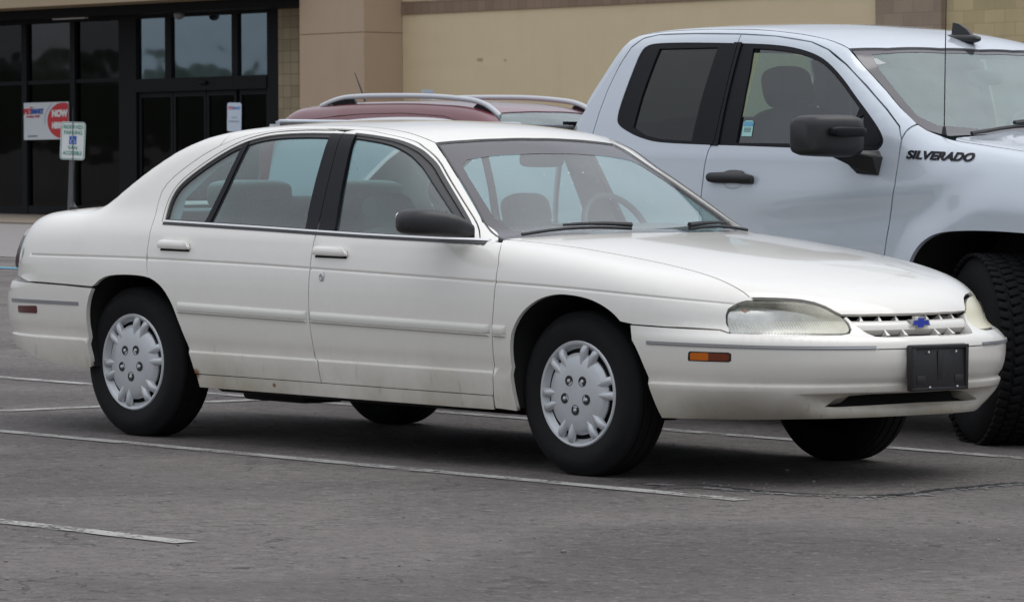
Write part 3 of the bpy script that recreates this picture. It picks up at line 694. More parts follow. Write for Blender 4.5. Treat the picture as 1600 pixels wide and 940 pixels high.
    # bow-tie badge
    bt = [(-.056, -.012), (-.018, -.012), (-.023, -.024), (.017, -.024), (.021, -.012), (.060, -.012), (.052, .012), (.020, .012), (.024, .024), (-.016, .024), (-.020, .012), (-.060+.012, .012)]
    c0 = C3([(0, .617)])[0]
    def fr_(off): return lambda a, b, t: (c0[0] + off + t + -.35*0*b, a*1.0, .619 + b)
    e = MB(); e.prism([(a*.93, b*1.0) for a, b in bt], -.02, .010, fr_(0)); em = e.build('emblem_rim', M['chrome'], gi, smooth=False)
    e = MB(); e.prism([(a*.77, b*.74) for a, b in bt], .006, .0135, fr_(0)); e.build('emblem', M['blue'], em, smooth=False)
    # licence-plate bracket
    px = float(C3([(0, .46)])[0][0]); pl = MB(); tilt = Matrix.Rotation(R(-2), 3, 'Y')
    pb = empty('plate_bracket', (px+.012, -.005, .452)); pb.parent = root
    q = MB(); q.box((0, 0, 0), (.030, .325, .178), tilt, .008); q.build('bracket_plate', M['black'], pb)
    q = MB()
    for (cy_, cz_, dy, dz) in ((0, .080, .325, .014), (0, -.081, .325, .012), (-.154, 0, .016, .160), (.154, 0, .016, .160)): q.box((.017, cy_, cz_), (.008, dy, dz), None, .002)
    q.box((.017, -.11, -.045), (.004, .05, .03), None, .001); q.box((.017, .11, -.045), (.004, .05, .03), None, .001); q.box((.016, 0, .01), (.003, .03, .11), None, .001)
    q.build('bracket_rim', M['black'], pb)
    q = MB()
    for cy_ in (-.075, .085): q.sellip((.023, cy_, .060), (.006, .010, .010), (1, 1), (6, 8)); q.sellip((.023, cy_+.01, -.074), (.006, .013, .008), (1, 1), (6, 8))
    q.build('bracket_screws', M['silver'], pb)
    # roof, windscreen, rear window, cowl, trunk, tail
    rh = cat([(-1.100+.004, 0), (-1.107, .2), (-1.124, .36), (-1.150, .50)], [(p[0], p[1]-.008) for p in ROOFSEAM[:-1]], [(-2.40, .573), (-2.44, .4), (-2.475, .2), (-2.485, 0)])
    rf = [(a, b) for a, b in rh] + [(a, -b) for a, b in rh[::-1][1:-1]]
    pn(dT, rf, 'roof', PW, root, res=.045, **ks)
    wh = cat([(-.270, 0), (-.283, .2), (-.330, .44), (-.420, .66), (-.487, .765)], [(p[0]+.0, p[1]-.012) for p in WS_SIDE[1:]], [(-1.143, .51), (-1.120, .36), (-1.102, .2), (-1.092, 0)])
    ws = [(a, b) for a, b in wh] + [(a, -b) for a, b in wh[::-1][1:-1]]
    wso = pn(dT, ws, 'windshield', M['wsglass'], root, res=.04, off=-.006, flange=0, **ks)
    cl = cat([(-.345, 0), (-.360, .2), (-.405, .40), (-.490, .585), (-.56, .640)], [(-.66, .648), (-.77, .610), (-.90, .562), (-.985, .525), (-1.008, .48)], [(-1.000, .36), (-.985, .2), (-.978, 0)])
    hol = [(a, b) for a, b in cl] + [(a, -b) for a, b in cl[::-1][1:-1]]
    pn(dT, ws, 'windshield_frit', M['frit'], wso, res=.04, off=-.0045, holes=[hol], flange=0, **ks)
    sl = [(-.470, .7755), (-.665, .706), (-.775, .660), (-.908, .609), (-1.038, .560), (-1.150, .517)]
    for sg in (-1, 1): pn(dT, [(a, b*sg) for a, b in band(sl, -.004, .004)], 'windshield_seal', M['black'], wso, off=.001, flange=0, **ks)
    pn(dT, band([(-1.150, -.515), (-1.124, -.36), (-1.104, -.2), (-1.095, 0), (-1.104, .2), (-1.124, .36), (-1.150, .515)], -.003, .003), 'windshield_top_seal', M['black'], wso, off=.001, flange=0, **ks)
    bh = cat([(-2.490, 0), (-2.480, .2), (-2.446, .4), (-2.425, .560)], [(p[0], p[1]-.014) for p in BL_SIDE[1:]], [(-3.135, .5), (-3.16, .25), (-3.165, 0)])
    pn(dT, [(a, b) for a, b in bh] + [(a, -b) for a, b in bh[::-1][1:-1]], 'rear_window', M['teal'], root, res=.04, off=-.006, flange=0, **ks)
    cw = MB(); cz = []
    for y_ in np.linspace(-.70, .70, 25):
        x_ = -.262 - .40*y_**2*.62 - .03*max(0, abs(y_)-.6)
        P = T3([(x_, abs(y_)), (x_-.10, abs(y_))])
        cz.append([(P[0][0]+.01, y_, min(P[0][2], .96)-.022), (P[1][0], y_, min(P[1][2], .95)-.022)])
    cw.add([p for q in cz for p in q], [(2*i, 2*i+1, 2*i+3, 2*i+2) for i in range(24)]); cw.build('cowl', M['satin'], root)
    # wipers
    for (xa, ya, xb, yb) in ((-.335, -.20, -.452, -.70), (-.300, .10, -.372, .52)):
        w_ = MB(); pts = []
        for t_ in np.linspace(0, 1, 9):
            y_ = ya + (yb-ya)*t_; x_ = xa + (xb-xa)*t_; p = T3([(x_, abs(y_))])[0]; pts.append((x_, y_, p[2] + .010 + .008*math.sin(PI*t_)))
        w_.tube(pts, .007, 6); w_.tube([(a, b, c_+.016) for a, b, c_ in pts[:6]], [.011, .010, .009, .008, .007, .006], 6)
        w_.build('wiper', M['black'], root)
    tr = cat([(-3.17, 0), (-3.165, .25), (-3.14, .5)], [(p[0], p[1]-.010) for p in TRUNK_SIDE], [(-3.70, .60), (-3.76, .4), (-3.79, .2), (-3.80, 0)])
    pn(dT, [(a, b) for a, b in tr] + [(a, -b) for a, b in tr[::-1][1:-1]], 'trunk_lid', PW, root, res=.04, **ks)
    pn(dB, mirr([(0, .895), (.4, .895), (.66, .895), (.77, .888), (.80, .85), (.82, .80), (.82, .66), (.4, .66), (0, .66)]), 'rear_panel', PW, root, res=.035, **ks)
    for sg in (-1, 1):
        tl = [(sg*.5, .70), (sg*.90, .690), (sg*.955, .70), (sg*.972, .74), (sg*.970, .79), (sg*.945, .835), (sg*.90, .865), (sg*.5, .87)]
        t_ = pn(dB, [(a, b) for a, b in tl], 'tail_light', M['smoke'], root, off=.014, flange=.02, res=.025, **ks)
        pn(dB, [(sg*.52, .705), (sg*.90, .695), (sg*.953, .705), (sg*.970, .74), (sg*.970, .775), (sg*.52, .775)], 'tail_light_lens', M['red'], t_, off=.0165, flange=.004, res=.025, **ks)
    # rear bumper
    RB = S3(cut(RARCH, lambda p: p[0] < -2.90 and p[1] < .64)[::-1] if False else [p for p in RARCH if p[0] < -2.90 and .31 < p[1] < .622])
    a0 = S3([(-2.905, .630), (-3.1, .636), (-3.36, .640)]); rb_top = cat(a0, lift(F, dB, np.array([(.86, .640), (.7, .642), (.4, .642), (0, .642)])))
    rb_bot = cat(lift(F, dB, np.array([(0, .372), (.4, .371), (.7, .366), (.9, .357)])), S3([(-3.474, .340), (-3.30, .304), (-3.12, .288), (-2.99, .284), (-2.938, .290)]))
    half = cat(rb_top[::-1], RB[::-1], rb_bot[::-1]); half = half*[1, 1, 1]; other = (half*[1, -1, 1])[::-1][1:-1]
    rb = pn(dB, cat(half, other), 'rear_bumper', PW, root, res=.035, flange=.02, rails=[([(x_, .408) for x_ in np.linspace(-1.68, 1.68, 80)], [-.012, -.006, -.003, 0, .003, .006, .012])], **ks)
    for sg in (-1, 1): pn(dS, band([(-3.555, .557), (-3.3, .560), (-3.0, .561)], -.0075, .0075), 'bumper_trim_strip', M['greytrim'], rb, off=.003, flange=.005, sgn=sg)
    # underbody
    u = MB(); u.box((-1.38, 0, .245), (1.56, 1.66, .05), None, .02); u.box((-1.35, 0, .19), (1.9, .35, .06), None, .02); u.box((.05, 0, .33), (1.0, .95, .14), None, .03); u.box((-3.0, 0, .38), (1.2, .95, .14), None, .04)
    u.box((-1.98, -.55, .212), (.40, .24, .06), None, .02); u.box((0, 0, .30), (.10, 1.5, .06)); u.box((-2.73, 0, .30), (.10, 1.5, .06)); u.tube([(-2.2, -.25, .22), (-3.0, -.35, .27), (-3.5, -.5, .33)], .03, 10)
    u.sellip((-3.10, -.55, .30), (.34, .22, .12), (.5, .5), (10, 18)); u.box((.62, 0, .29), (.50, 1.05, .06), None, .02)
    u.build('underbody', M['dark'], root)
    # antenna on the deck
    a_ = MB(); ad = T3([(-3.42, .60)])[0]
    a_.lathe([(.020, -.006), (.018, .012), (.010, .020), (.006, .032), (.0005, .033)], 'Z', 16, (ad[0], -ad[1], ad[2])); a_.tube([(ad[0], -ad[1], ad[2]+.02), (ad[0]-.01, -ad[1], ad[2]+.45)], [.0026, .0016], 6)
    a_.build('antenna', M['black'], root)
    # mirrors
    for sg in (-1,):
        mb = MB(); V = []; Fc = []; n = 26
        st = [(-.585, .850, .935, .020, .055, .8), (-.605, .880, .945, .045, .075, .8), (-.640, .925, .957, .075, .095, .8), (-.672, .985, .966, .088, .112, .8), (-.690, 1.045, .969, .086, .114, .8), (-.698, 1.085, .969, .074, .104, .8), (-.700, 1.108, .968, .050, .080, .8), (-.700, 1.118, .967, .018, .035, .8)]
        for (x_, y_, z_, rx, rz_, _) in st:
            for k_ in range(n):
                q = 2*PI*k_/n; c_, s_ = math.cos(q), math.sin(q)
                V.append((x_ + rx*math.copysign(abs(c_)**.75, c_), sg*y_, z_ + rz_*.5*(math.copysign(abs(s_)**.75, s_) if s_ > 0 else math.copysign(abs(s_)**.5, s_)*.92)))
        for i in range(len(st)-1):
            for k_ in range(n): Fc.append((i*n+k_, i*n+(k_+1) % n, (i+1)*n+(k_+1) % n, (i+1)*n+k_))
        Fc += [tuple(range(n)), tuple((len(st)-1)*n+k_ for k_ in range(n))]
        mb.add(V, Fc); mo = mb.build('side_mirror', M['black'], root, angle=60)
        g = MB(); g.sellip((-.775, sg*1.0, .968), (.012, .17, .085), (.4, .4), (8, 24)); g.build('mirror_glass', M['chrome'], mo)
    # black closing strip behind the seam between the doors
    for sg in (-1, 1): pn(dS, [(-1.515, .90), (-1.46, .90), (-1.48, 1.0), (-1.52, 1.2), (-1.545, 1.325), (-1.585, 1.325), (-1.555, 1.15)], 'door_seam_filler', M['gap'], root, off=-.0195, flange=0, sgn=sg)
    # ----- interior
    LN = M['lining']
    pn(dT, [(a*.985-.02, b*.97) for a, b in rf], 'headliner', LN, root, res=.08, off=-.045, flange=0, **ks)
    for sg in (-1, 1):
        k = dict(sgn=sg, flange=0)
        pn(dRc, rr, 'pillar_lining', LN, root, off=-.022, **k)
        qc = cat(S3([(-2.47, .95), (-2.60, .93)]), S3([(-2.62, .95)]), T3([(-3.05, .665), (-2.85, .645), (-2.7, .622), (-2.55, .600), (-2.40, .585), (-2.28, .598)]), S3(CSEAM[1:9][::-1]))
        pn(dS, [(-1.60, .90), (-1.42, .90), (-1.44, 1.1), (-1.50, 1.31), (-1.64, 1.31), (-1.62, 1.1)], 'centre_pillar_lining', LN, root, off=-.030, **k)
        pn(dS, [(-2.5, .915), (-2.42, .92), (-2.44, 1.04), (-2.3, 1.17), (-2.1, 1.27), (-2.2, 1.285), (-2.45, 1.17), (-2.56, 1.07)], 'rear_pillar_lining', LN, root, off=-.030, **k)
        for nm, x0, x1 in (('door_lining', -1.47, -.44), ('door_lining', -2.42, -1.50)):
            pn(dS, [(max(x0, -2.15), .32), (x1, .32), (x1, .895), (x0, .90), (x0, .74), (max(x0, -2.15), .60)], nm, M['lining'], root, off=-.075, **k)
            q = MB(); q.box(((x0+x1)/2 - (.11 if x1 > -1 else 0), sg*.785, .893), (x1-x0 - (.24 if x1 > -1 else 0), .07, .02), None, .008); q.build('door_sill_trim', LN, root)
    def seat(x, y, head=True, wd_=.50):
        s_ = empty('front_seat', (x, y, .34)); s_.parent = root
        q = MB(); q.sellip((.22, 0, .05), (.56, wd_, .20), (.4, .35), (12, 24)); q.build('seat_cushion', M['cloth'], s_)
        rt = Matrix.Rotation(R(-17), 3, 'Y')
        q = MB(); q.sellip((-.11, 0, .32), (.18, wd_*.96, .54), (.45, .4), (14, 24), rt); q.build('seat_back', M['cloth'], s_)
        q = MB(); q.sellip((-.20, 0, .640), (.10, .25, .17), (.6, .5), (12, 20), rt); q.tube([(-.17, -.07, .5), (-.20, -.07, .62)], .007); q.tube([(-.17, .07, .5), (-.20, .07, .62)], .007); q.build('headrest', M['cloth'], s_)
    seat(-1.36, -.40); seat(-1.36, .40)
    rs = empty('rear_seat', (-2.25, 0, .36)); rs.parent = root
    q = MB(); q.sellip((.20, 0, .06), (.60, 1.30, .20), (.4, .2), (12, 40)); q.build('seat_cushion', M['cloth'], rs)
    q = MB(); q.sellip((-.19, 0, .38), (.20, 1.28, .60), (.45, .2), (14, 40), Matrix.Rotation(R(-20), 3, 'Y')); q.build('seat_back', M['cloth'], rs)
    q = MB(); q.sellip((-.285, -.33, .68), (.16, .42, .13), (.5, .5), (12, 24)); q.sellip((-.285, .33, .68), (.16, .42, .13), (.5, .5), (12, 24)); q.build('headrest', M['clothlight'], rs)
    q = MB(); q.box((-2.80, 0, .955), (.62, 1.25, .03), None, .01); q.build('parcel_shelf', M['cloth'], root)
    q = MB(); q.sellip((-.66, 0, .82), (.46, 1.50, .20), (.5, .25), (14, 40)); q.box((-.68, 0, .62), (.30, 1.45, .35), None, .05); q.sellip((-.80, .40, .915), (.22, .42, .08), (.6, .6), (10, 24)); q.box((-1.0, 0, .45), (.6, .2, .25), None, .04); q.build('dashboard', M['dash'], root)
    q = MB(); V = []; rt = Matrix.Rotation(R(-28), 3, 'Y')
    ring_ = [tuple(rt @ Vector((0, math.cos(a)*.185, math.sin(a)*.185)) + Vector((-1.0, .40, .90))) for a in np.linspace(0, 2*PI, 40)]
    q.tube(ring_, .014, 10, cap=False); q.sellip((-.985, .40, .895), (.06, .17, .13), (.6, .6), (10, 20), rt)
    for a in (0, PI, -PI/2): q.tube([tuple(rt @ Vector((0, math.cos(a)*r_, math.sin(a)*r_)) + Vector((-1.0, .40, .90))) for r_ in (.03, .18)], .012, 8)
    q.tube([(-.98, .40, .89), (-.78, .40, .80)], .03, 12); q.build('steering_wheel', M['dash'], root)
    q = MB(); q.sellip((-1.06, .0, 1.215), (.03, .25, .065), (.5, .5), (10, 24)); q.tube([(-1.05, 0, 1.22), (-1.07, 0, 1.27)], .008); q.build('interior_mirror', M['black'], root)
    q = MB(); q.box((-1.35, 0, .28), (1.66, 1.6, .03)); q.build('cabin_floor', M['clothdark'], root)
    # wheels
    for x_ in (0, -2.73):
        for sg in (-1, 1):
            W = wheel_parts(root, x_ if x_ == 0 else -2.718, -.730 if sg < 0 else .705, sg, .323, .205, .2065, lumina_hub); W.location.z = .319
            if x_ < 0: W.rotation_euler.y = R(-3)
    return root

M['frit'] = plain('shade_band_glass', (.050, .044, .052), .10, spec=.9)
def lens_mat(name, haze, col=(.64, .63, .50)):
    t = NT(name); X, Y, Z = t.xyz()
    wv = t.n('ShaderNodeTexWave', wave_type='BANDS', bands_direction='Y'); wv.inputs['Scale'].default_value = 34; t.l(t.tc, wv.inputs['Vector'])
    hz = t.noise(7, 4, .6)
    t.set(Roughness=.12, Coat_Weight=.3); t.b.inputs['Base Color'].default_value = (*col, 1)
    low = t.math('LESS_THAN', Z, .628)
    inn = t.math('MAXIMUM', t.math('MULTIPLY_ADD', t.math('ABSOLUTE', Y), -1.9, 1.45), 0)
    al = t.math('ADD', t.math('MULTIPLY_ADD', hz, .6, t.math('MULTIPLY_ADD', inn, .75, haze-.55)), t.math('MULTIPLY', t.math('MULTIPLY', low, wv.outputs['Fac']), .35))
    t.l(t.math('MAXIMUM', t.math('MINIMUM', al, 1), .12), t.b.inputs['Alpha']); t.bump(wv.outputs['Fac'], .15, .002)
    return t.m
M['lens'] = lens_mat('hazed_headlight_lens', .26); M['lens_old'] = lens_mat('yellowed_headlight_lens', 1.1, (.74, .70, .50))
M['reflector'] = plain('headlight_reflector', (.55, .56, .55), .22, metal=.7, nscale=25, namp=.3)
M['amberbulb'] = plain('amber_bulb', (.45, .22, .10), .3)
M['amberdark'] = plain('dark_amber_lens', (.16, .035, .012), .25, nscale=150, namp=.2)
M['clothlight'] = plain('pale_cloth', (.42, .44, .42), .9, nscale=60, namp=.15)
# ---------------------------------------------------------------- ground
def zg(Y): return -.0082*max(0.0, Y-25)
def sheet(name, poly, dz, mat, kind='structure', nz=None):
    V = [(x, y, zg(y)+dz) for x, y in poly]; o = mesh_obj(name, V, [tuple(range(len(V)))], mat, None, smooth=False)
    if o.data.polygons[0].normal.z < 0: o.data.flip_normals()
    return tag(o, kind=kind)
def asphalt(name, a, b, c, crackle=True):
    t = NT(name); st = t.map(t.tc, (1, 1, 1))
    ag = t.noise(48, 5, .8); mid = t.noise(9, 5, .7); big = t.noise(.55, 4, .55, dist=.6)
    base = t.mix(t.ramp(mid, [(.30, (0, 0, 0)), (.70, (1, 1, 1))]), a, b)
    base = t.mix(t.math('MULTIPLY', t.ramp(big, [(.42, (0, 0, 0)), (.66, (1, 1, 1))]), .85), base, c)
    v = t.n('ShaderNodeTexVoronoi'); v.inputs['Scale'].default_value = 42; t.l(t.tc, v.inputs['Vector'])
    vc = t.xyz(v.outputs['Color'])
    lightst = t.math('GREATER_THAN', vc[0], .90); darkst = t.math('LESS_THAN', vc[1], .16)
    near = t.math('LESS_THAN', v.outputs['Distance'], .30)
    base = t.mix(t.math('MULTIPLY', t.math('MULTIPLY', lightst, near), .42), base, (.34, .325, .31))
    base = t.mix(t.math('MULTIPLY', t.math('MULTIPLY', darkst, near), .55), base, (.035, .034, .034))
    base = t.mix(.55, base, t.ramp(ag, [(.28, (.34, .34, .34)), (.72, (.80, .79, .78))]), 'OVERLAY')
    f1 = t.noise(14, 6, .82, dist=.4); f2 = t.noise(17, 6, .82, t.map(t.tc, (1, 1, 1), (0, 0, .7)))
    patch = t.ramp(t.noise(1.3, 3, .6), [(.35, (.45, .45, .45)), (.60, (1, 1, 1))])
    base = t.mix(t.math('MULTIPLY', t.ramp(f1, [(.53, (0, 0, 0)), (.62, (1, 1, 1))]), t.math('MULTIPLY', patch, .80)), base, (.040, .037, .036))
    base = t.mix(t.math('MULTIPLY', t.ramp(f2, [(.54, (0, 0, 0)), (.64, (1, 1, 1))]), t.math('MULTIPLY', patch, .75)), base, (.33, .31, .295))
    # short shallow cracks
    wv = t.n('ShaderNodeTexVoronoi', feature='DISTANCE_TO_EDGE'); wv.inputs['Scale'].default_value = 1.5
    dn = t.n('ShaderNodeVectorMath', operation='ADD'); nn = t.n('ShaderNodeTexNoise'); nn.inputs['Scale'].default_value = 4; nn.inputs['Detail'].default_value = 5; t.l(t.tc, nn.inputs['Vector'])
    sc_ = t.n('ShaderNodeVectorMath', operation='SCALE'); sc_.inputs['Scale'].default_value = .5; t.l(nn.outputs['Color'], sc_.inputs[0]); t.l(t.tc, dn.inputs[0]); t.l(sc_.outputs[0], dn.inputs[1]); t.l(dn.outputs[0], wv.inputs['Vector'])
    gate = t.ramp(t.noise(.9, 3, .5), [(.52, (0, 0, 0)), (.62, (1, 1, 1))])
    ck = t.math('MULTIPLY', t.math('LESS_THAN', wv.outputs['Distance'], .009), gate)
    if crackle: base = t.mix(t.math('MULTIPLY', ck, .7), base, (.035, .034, .034))
    t.l(base, t.b.inputs['Base Color']); t.set(Roughness=.82); t.b.inputs['Specular IOR Level'].default_value = .35
    h = t.math('ADD', t.math('MULTIPLY', v.outputs['Distance'], .5), t.math('ADD', t.math('MULTIPLY', ag, .6), t.math('MULTIPLY', t.math('SUBTRACT', f2, f1), 1.2))); t.bump(h, 1.0, .016)
    return t.m
M['asphalt'] = asphalt('weathered_asphalt', (.165, .147, .140), (.225, .203, .193), (.098, .089, .086))
V = []; F_ = []
ys = [-120, 0, 25, 60, 120, 500]
for y in ys: V += [(-400, y, zg(y)), (400, y, zg(y))]
tag(mesh_obj('parking_lot', V, [(2*i, 2*i+1, 2*i+3, 2*i+2) for i in range(len(ys)-1)], M['asphalt'], None, smooth=False), kind='structure')
def road_paint(name, col, wear):
    t = NT(name); t.b.inputs['Base Color'].default_value = (*col, 1); t.set(Roughness=.8)
    n1 = t.noise(70, 4, .7); n2 = t.noise(5, 4, .6); n3 = t.noise(22, 4, .7)
    t.l(t.mix(n3, tuple(c*.72 for c in col), col), t.b.inputs['Base Color'])
    a = t.math('ADD', t.math('MULTIPLY', n1, .55), t.math('MULTIPLY', n2, .45))
    t.l(t.ramp(a, [(wear, (0, 0, 0)), (wear+.05, (1, 1, 1))]), t.b.inputs['Alpha']); t.bump(n1, .4, .002)
    return t.m
M['line'] = road_paint('worn_white_road_paint', (.42, .41, .39), .44); M['lineblue'] = road_paint('worn_blue_road_paint', (.10, .30, .42), .38)
cy_, sy_ = math.cos(SEDAN_YAW), math.sin(SEDAN_YAW)
def l2w(x, y): return (SEDAN_LOC[0] + x*cy_ - y*sy_, SEDAN_LOC[1] + x*sy_ + y*cy_)
rng = random.Random(3)
def stripe(p0, p1, w_=.10, mat='line', ragged=True):
    """painted stripe between two points given along the sedan's axes, edges a little ragged"""
    a = Vector(p0); b = Vector(p1); L = (b-a).length; n = max(2, int(L/.12)); t = (b-a)/L; q = Vector((-t.y, t.x)); V = []
    for i in range(n+1):
        c = a + t*(L*i/n); e0 = w_/2 + rng.uniform(-.005, .005); e1 = w_/2 + rng.uniform(-.005, .005)
        for s_, e in ((-1, e0), (1, e1)):
            x, y = l2w(*(c + q*s_*e)); V.append((x, y, zg(y)+.004))
    o = mesh_obj('parking_line', V, [(2*i, 2*i+2, 2*i+3, 2*i+1) for i in range(n)], M[mat], None, smooth=False)
    if o.data.polygons[0].normal.z < 0: o.data.flip_normals()
    return tag(o, kind='structure')
stripe((-4.27, -1.12), (1.19, -1.15)); stripe((-9.8, -1.12), (-4.40, -1.12))
stripe((-4.27, 1.42), (1.10, 1.37)); stripe((-9.8, 1.40), (-4.40, 1.42)); stripe((-4.0, -3.86), (1.28, -3.87)); stripe((-4.335, -4.8), (-4.335, 14.6))
for y in (4.05, 6.7, 9.4): stripe((-4.27, y), (1.1, y)); stripe((-9.8, y), (-4.40, y))
# old overlay edge: open crack in front of the stall, with crumbled asphalt along it
cr_pts = crv([(.45, -.86), (.67, -.79), (.92, -.80), (1.17, -.75), (1.33, -.62), (1.37, -.45), (1.31, -.22), (1.29, 0), (1.27, .25), (1.30, .5), (1.28, .9), (1.33, 1.4), (1.30, 2.2)], 14)
V = []; n = len(cr_pts); oc = offset_curve(cr_pts, 1.0) - np.array(cr_pts)
for i in range(n):
    k = min(1, i/14)*rng.uniform(.35, 1.25)
    for s_ in (-1, 1):
        x, y = l2w(cr_pts[i][0] + oc[i][0]*s_*.026*k + rng.uniform(-.010, .010), cr_pts[i][1] + oc[i][1]*s_*.026*k); V.append((x, y, .005))
o = mesh_obj('pavement_crack', V, [(2*i, 2*i+2, 2*i+3, 2*i+1) for i in range(n-1)], plain('open_crack', (.012, .012, .012), .95), None, smooth=False); tag(o, kind='structure')
V = []
for i in range(n):
    for s_ in (.020, .075 + rng.uniform(-.03, .03)):
        x, y = l2w(cr_pts[i][0] - oc[i][0]*s_, cr_pts[i][1] - oc[i][1]*s_); V.append((x, y, .004))
o = mesh_obj('crumbled_edge', V, [(2*i, 2*i+2, 2*i+3, 2*i+1) for i in range(n-1)], road_paint('dusty_crack_edge', (.22, .215, .21), .47), None, smooth=False); tag(o, kind='structure')
# loose grit
bm = bmesh.new()
for i in range(420):
    if i < 170:
        j = rng.randrange(n); x, y = cr_pts[j]; x += rng.gauss(.03, .12); y += rng.gauss(0, .12)
    else: x = rng.uniform(-4.5, 4.5); y = rng.uniform(-5.5, 2)
    X, Y = l2w(x, y); s_ = rng.uniform(.002, .006) * (1.6 if rng.random() < .06 else 1)
    r_ = bmesh.ops.create_icosphere(bm, subdivisions=1, radius=s_)
    for v in r_['verts']: v.co = Vector((v.co.x*rng.uniform(.8, 1.5), v.co.y, v.co.z*.7)) + Vector((X, Y, zg(Y)+s_*.4))
me = bpy.data.meshes.new('gravel'); bm.to_mesh(me); bm.free(); me.materials.append(plain('grit', (.20, .19, .18), .9, nscale=3, namp=.6)); o = bpy.data.objects.new('gravel', me); COL.objects.link(o)
tag(o, 'loose grit scattered over the parking lot', 'gravel', kind='stuff')
# ---------------------------------------------------------------- store building
BU = Vector((0.69712404, -0.71655815, 0.02371673)); BV = Vector((-0.01653816, 0.0169992, 0.99971872)); BN = Vector((-0.71675976, -0.69732019, 0))
BASE = Vector((-9.79735, 87.99437, -.47934))
store = empty('store_building'); store.matrix_world = Matrix(((BU.x, -BN.x, BV.x, BASE.x), (BU.y, -BN.y, BV.y, BASE.y), (BU.z, -BN.z, BV.z, BASE.z), (0, 0, 0, 1)))
tag(store, 'tan retail building with dark glass entrance and long blank stucco wall', 'building')
def stucco(name, col, amp=.06, courses=None, var=.14):
    t = NT(name); f = t.noise(1.1, 5, .6); g_ = t.noise(45, 4, .7); X, Y, Z = t.xyz()
    c = t.mix(f, tuple(v*(1-amp) for v in col), tuple(v*(1+amp) for v in col))
    st = t.noise(1, 4, .6, t.map(t.tc, (3, 3, .35))); c = t.mix(t.math('MULTIPLY', t.math('MAXIMUM', t.math('MULTIPLY_ADD', st, 3, -1.6), 0), .25), c, tuple(v*.7 for v in col))
    h = g_
    if courses:
        w_, h_, mort = courses; b = t.n('ShaderNodeTexBrick'); b.offset = 0 if mort[3] else .5; b.inputs['Scale'].default_value = 1; b.inputs['Brick Width'].default_value = w_; b.inputs['Row Height'].default_value = h_; b.inputs['Mortar Size'].default_value = .006; b.inputs['Mortar Smooth'].default_value = .1
        cm = t.n('ShaderNodeCombineXYZ'); t.l(t.math('ADD', X, Y), cm.inputs[0]); t.l(Z, cm.inputs[1]); t.l(cm.outputs[0], b.inputs['Vector'])
        b.inputs['Color1'].default_value = (1-var, 1-var, 1-var, 1); b.inputs['Color2'].default_value = (1+var*.7, 1+var*.7, 1+var*.7, 1); b.inputs['Mortar'].default_value = (*mort[:3], 1)
        c = t.mix(1.0, c, b.outputs['Color'], 'MULTIPLY')
    t.l(c, t.b.inputs['Base Color']); t.set(Roughness=.9); t.bump(h, .4, .01); return t.m
M['wallpale'] = stucco('pale_tan_block', (.66, .555, .365), .05, (.41, .205, (.985, .985, .985, 0)), .02)
M['pillar'] = stucco('brown_stucco', (.45, .34, .24)); M['soffit'] = stucco('soffit_tan', (.38, .30, .20)); M['cmu'] = stucco('scored_block', (.34, .285, .19), .06, (.205, .205, (.52, .48, .42, 1)))
M['soldier'] = stucco('brown_soldier_brick', (.25, .18, .13), .1, (.20, .45, (.70, .66, .6, 1))); M['splitb'] = stucco('brown_split_face_block', (.31, .24, .18), .25, (.41, .205, (.8, .8, .8, 0))); M['splity'] = stucco('yellow_split_face_block', (.50, .41, .24), .22, (.41, .205, (.80, .78, .72, 0)))
M['frame'] = plain('dark_bronze_frame', (.008, .009, .011), .6, spec=.2)
def glassd(name, tint, k, gc=(1, 1, 1)):
    t = NT(name); t.t.nodes.remove(t.b); tr = t.n('ShaderNodeBsdfTransparent'); tr.inputs[0].default_value = (*tint, 1)
    gl = t.n('ShaderNodeBsdfGlossy'); gl.inputs['Roughness'].default_value = .03; gl.inputs['Color'].default_value = (*gc, 1); fr = t.n('ShaderNodeLayerWeight'); fr.inputs['Blend'].default_value = .5; m = t.n('ShaderNodeMixShader')
    b = t.n('ShaderNodeBump'); b.inputs['Strength'].default_value = .15; b.inputs['Distance'].default_value = .05; t.l(t.noise(.8, 2), b.inputs['Height']); t.l(b.outputs[0], gl.inputs['Normal'])
    t.l(t.math('MULTIPLY', t.math('MULTIPLY_ADD', t.math('POWER', fr.outputs['Facing'], 5), .96, .045), k), m.inputs[0]); t.l(tr.outputs[0], m.inputs[1]); t.l(gl.outputs[0], m.inputs[2]); t.l(m.outputs[0], t.out.inputs[0]); return t.m
M['store_glass'] = glassd('dark_store_glass', (.25, .27, .27), .75); M['transom_glass'] = glassd('sky_tinted_transom_glass', (.15, .17, .19), 6.5, (.72, .90, 1.0))  # transom: boosted bluish gloss puts the reflected sky into the panes
M['transom2'] = glassd('dim_transom_glass', (.2, .22, .24), 1.5)  # same panes with a weaker sky reflection put in
def bx(name, s0, s1, h0, h1, d0, d1, mat, parent=None, bev=0):
    """box in facade coordinates: along, up, depth (negative = towards the lot)"""
    q = MB(); q.box(((s0+s1)/2, (d0+d1)/2, (h0+h1)/2), (s1-s0, d1-d0, h1-h0), None, bev); return q.build(name, M[mat] if isinstance(mat, str) else mat, parent or store, smooth=False)
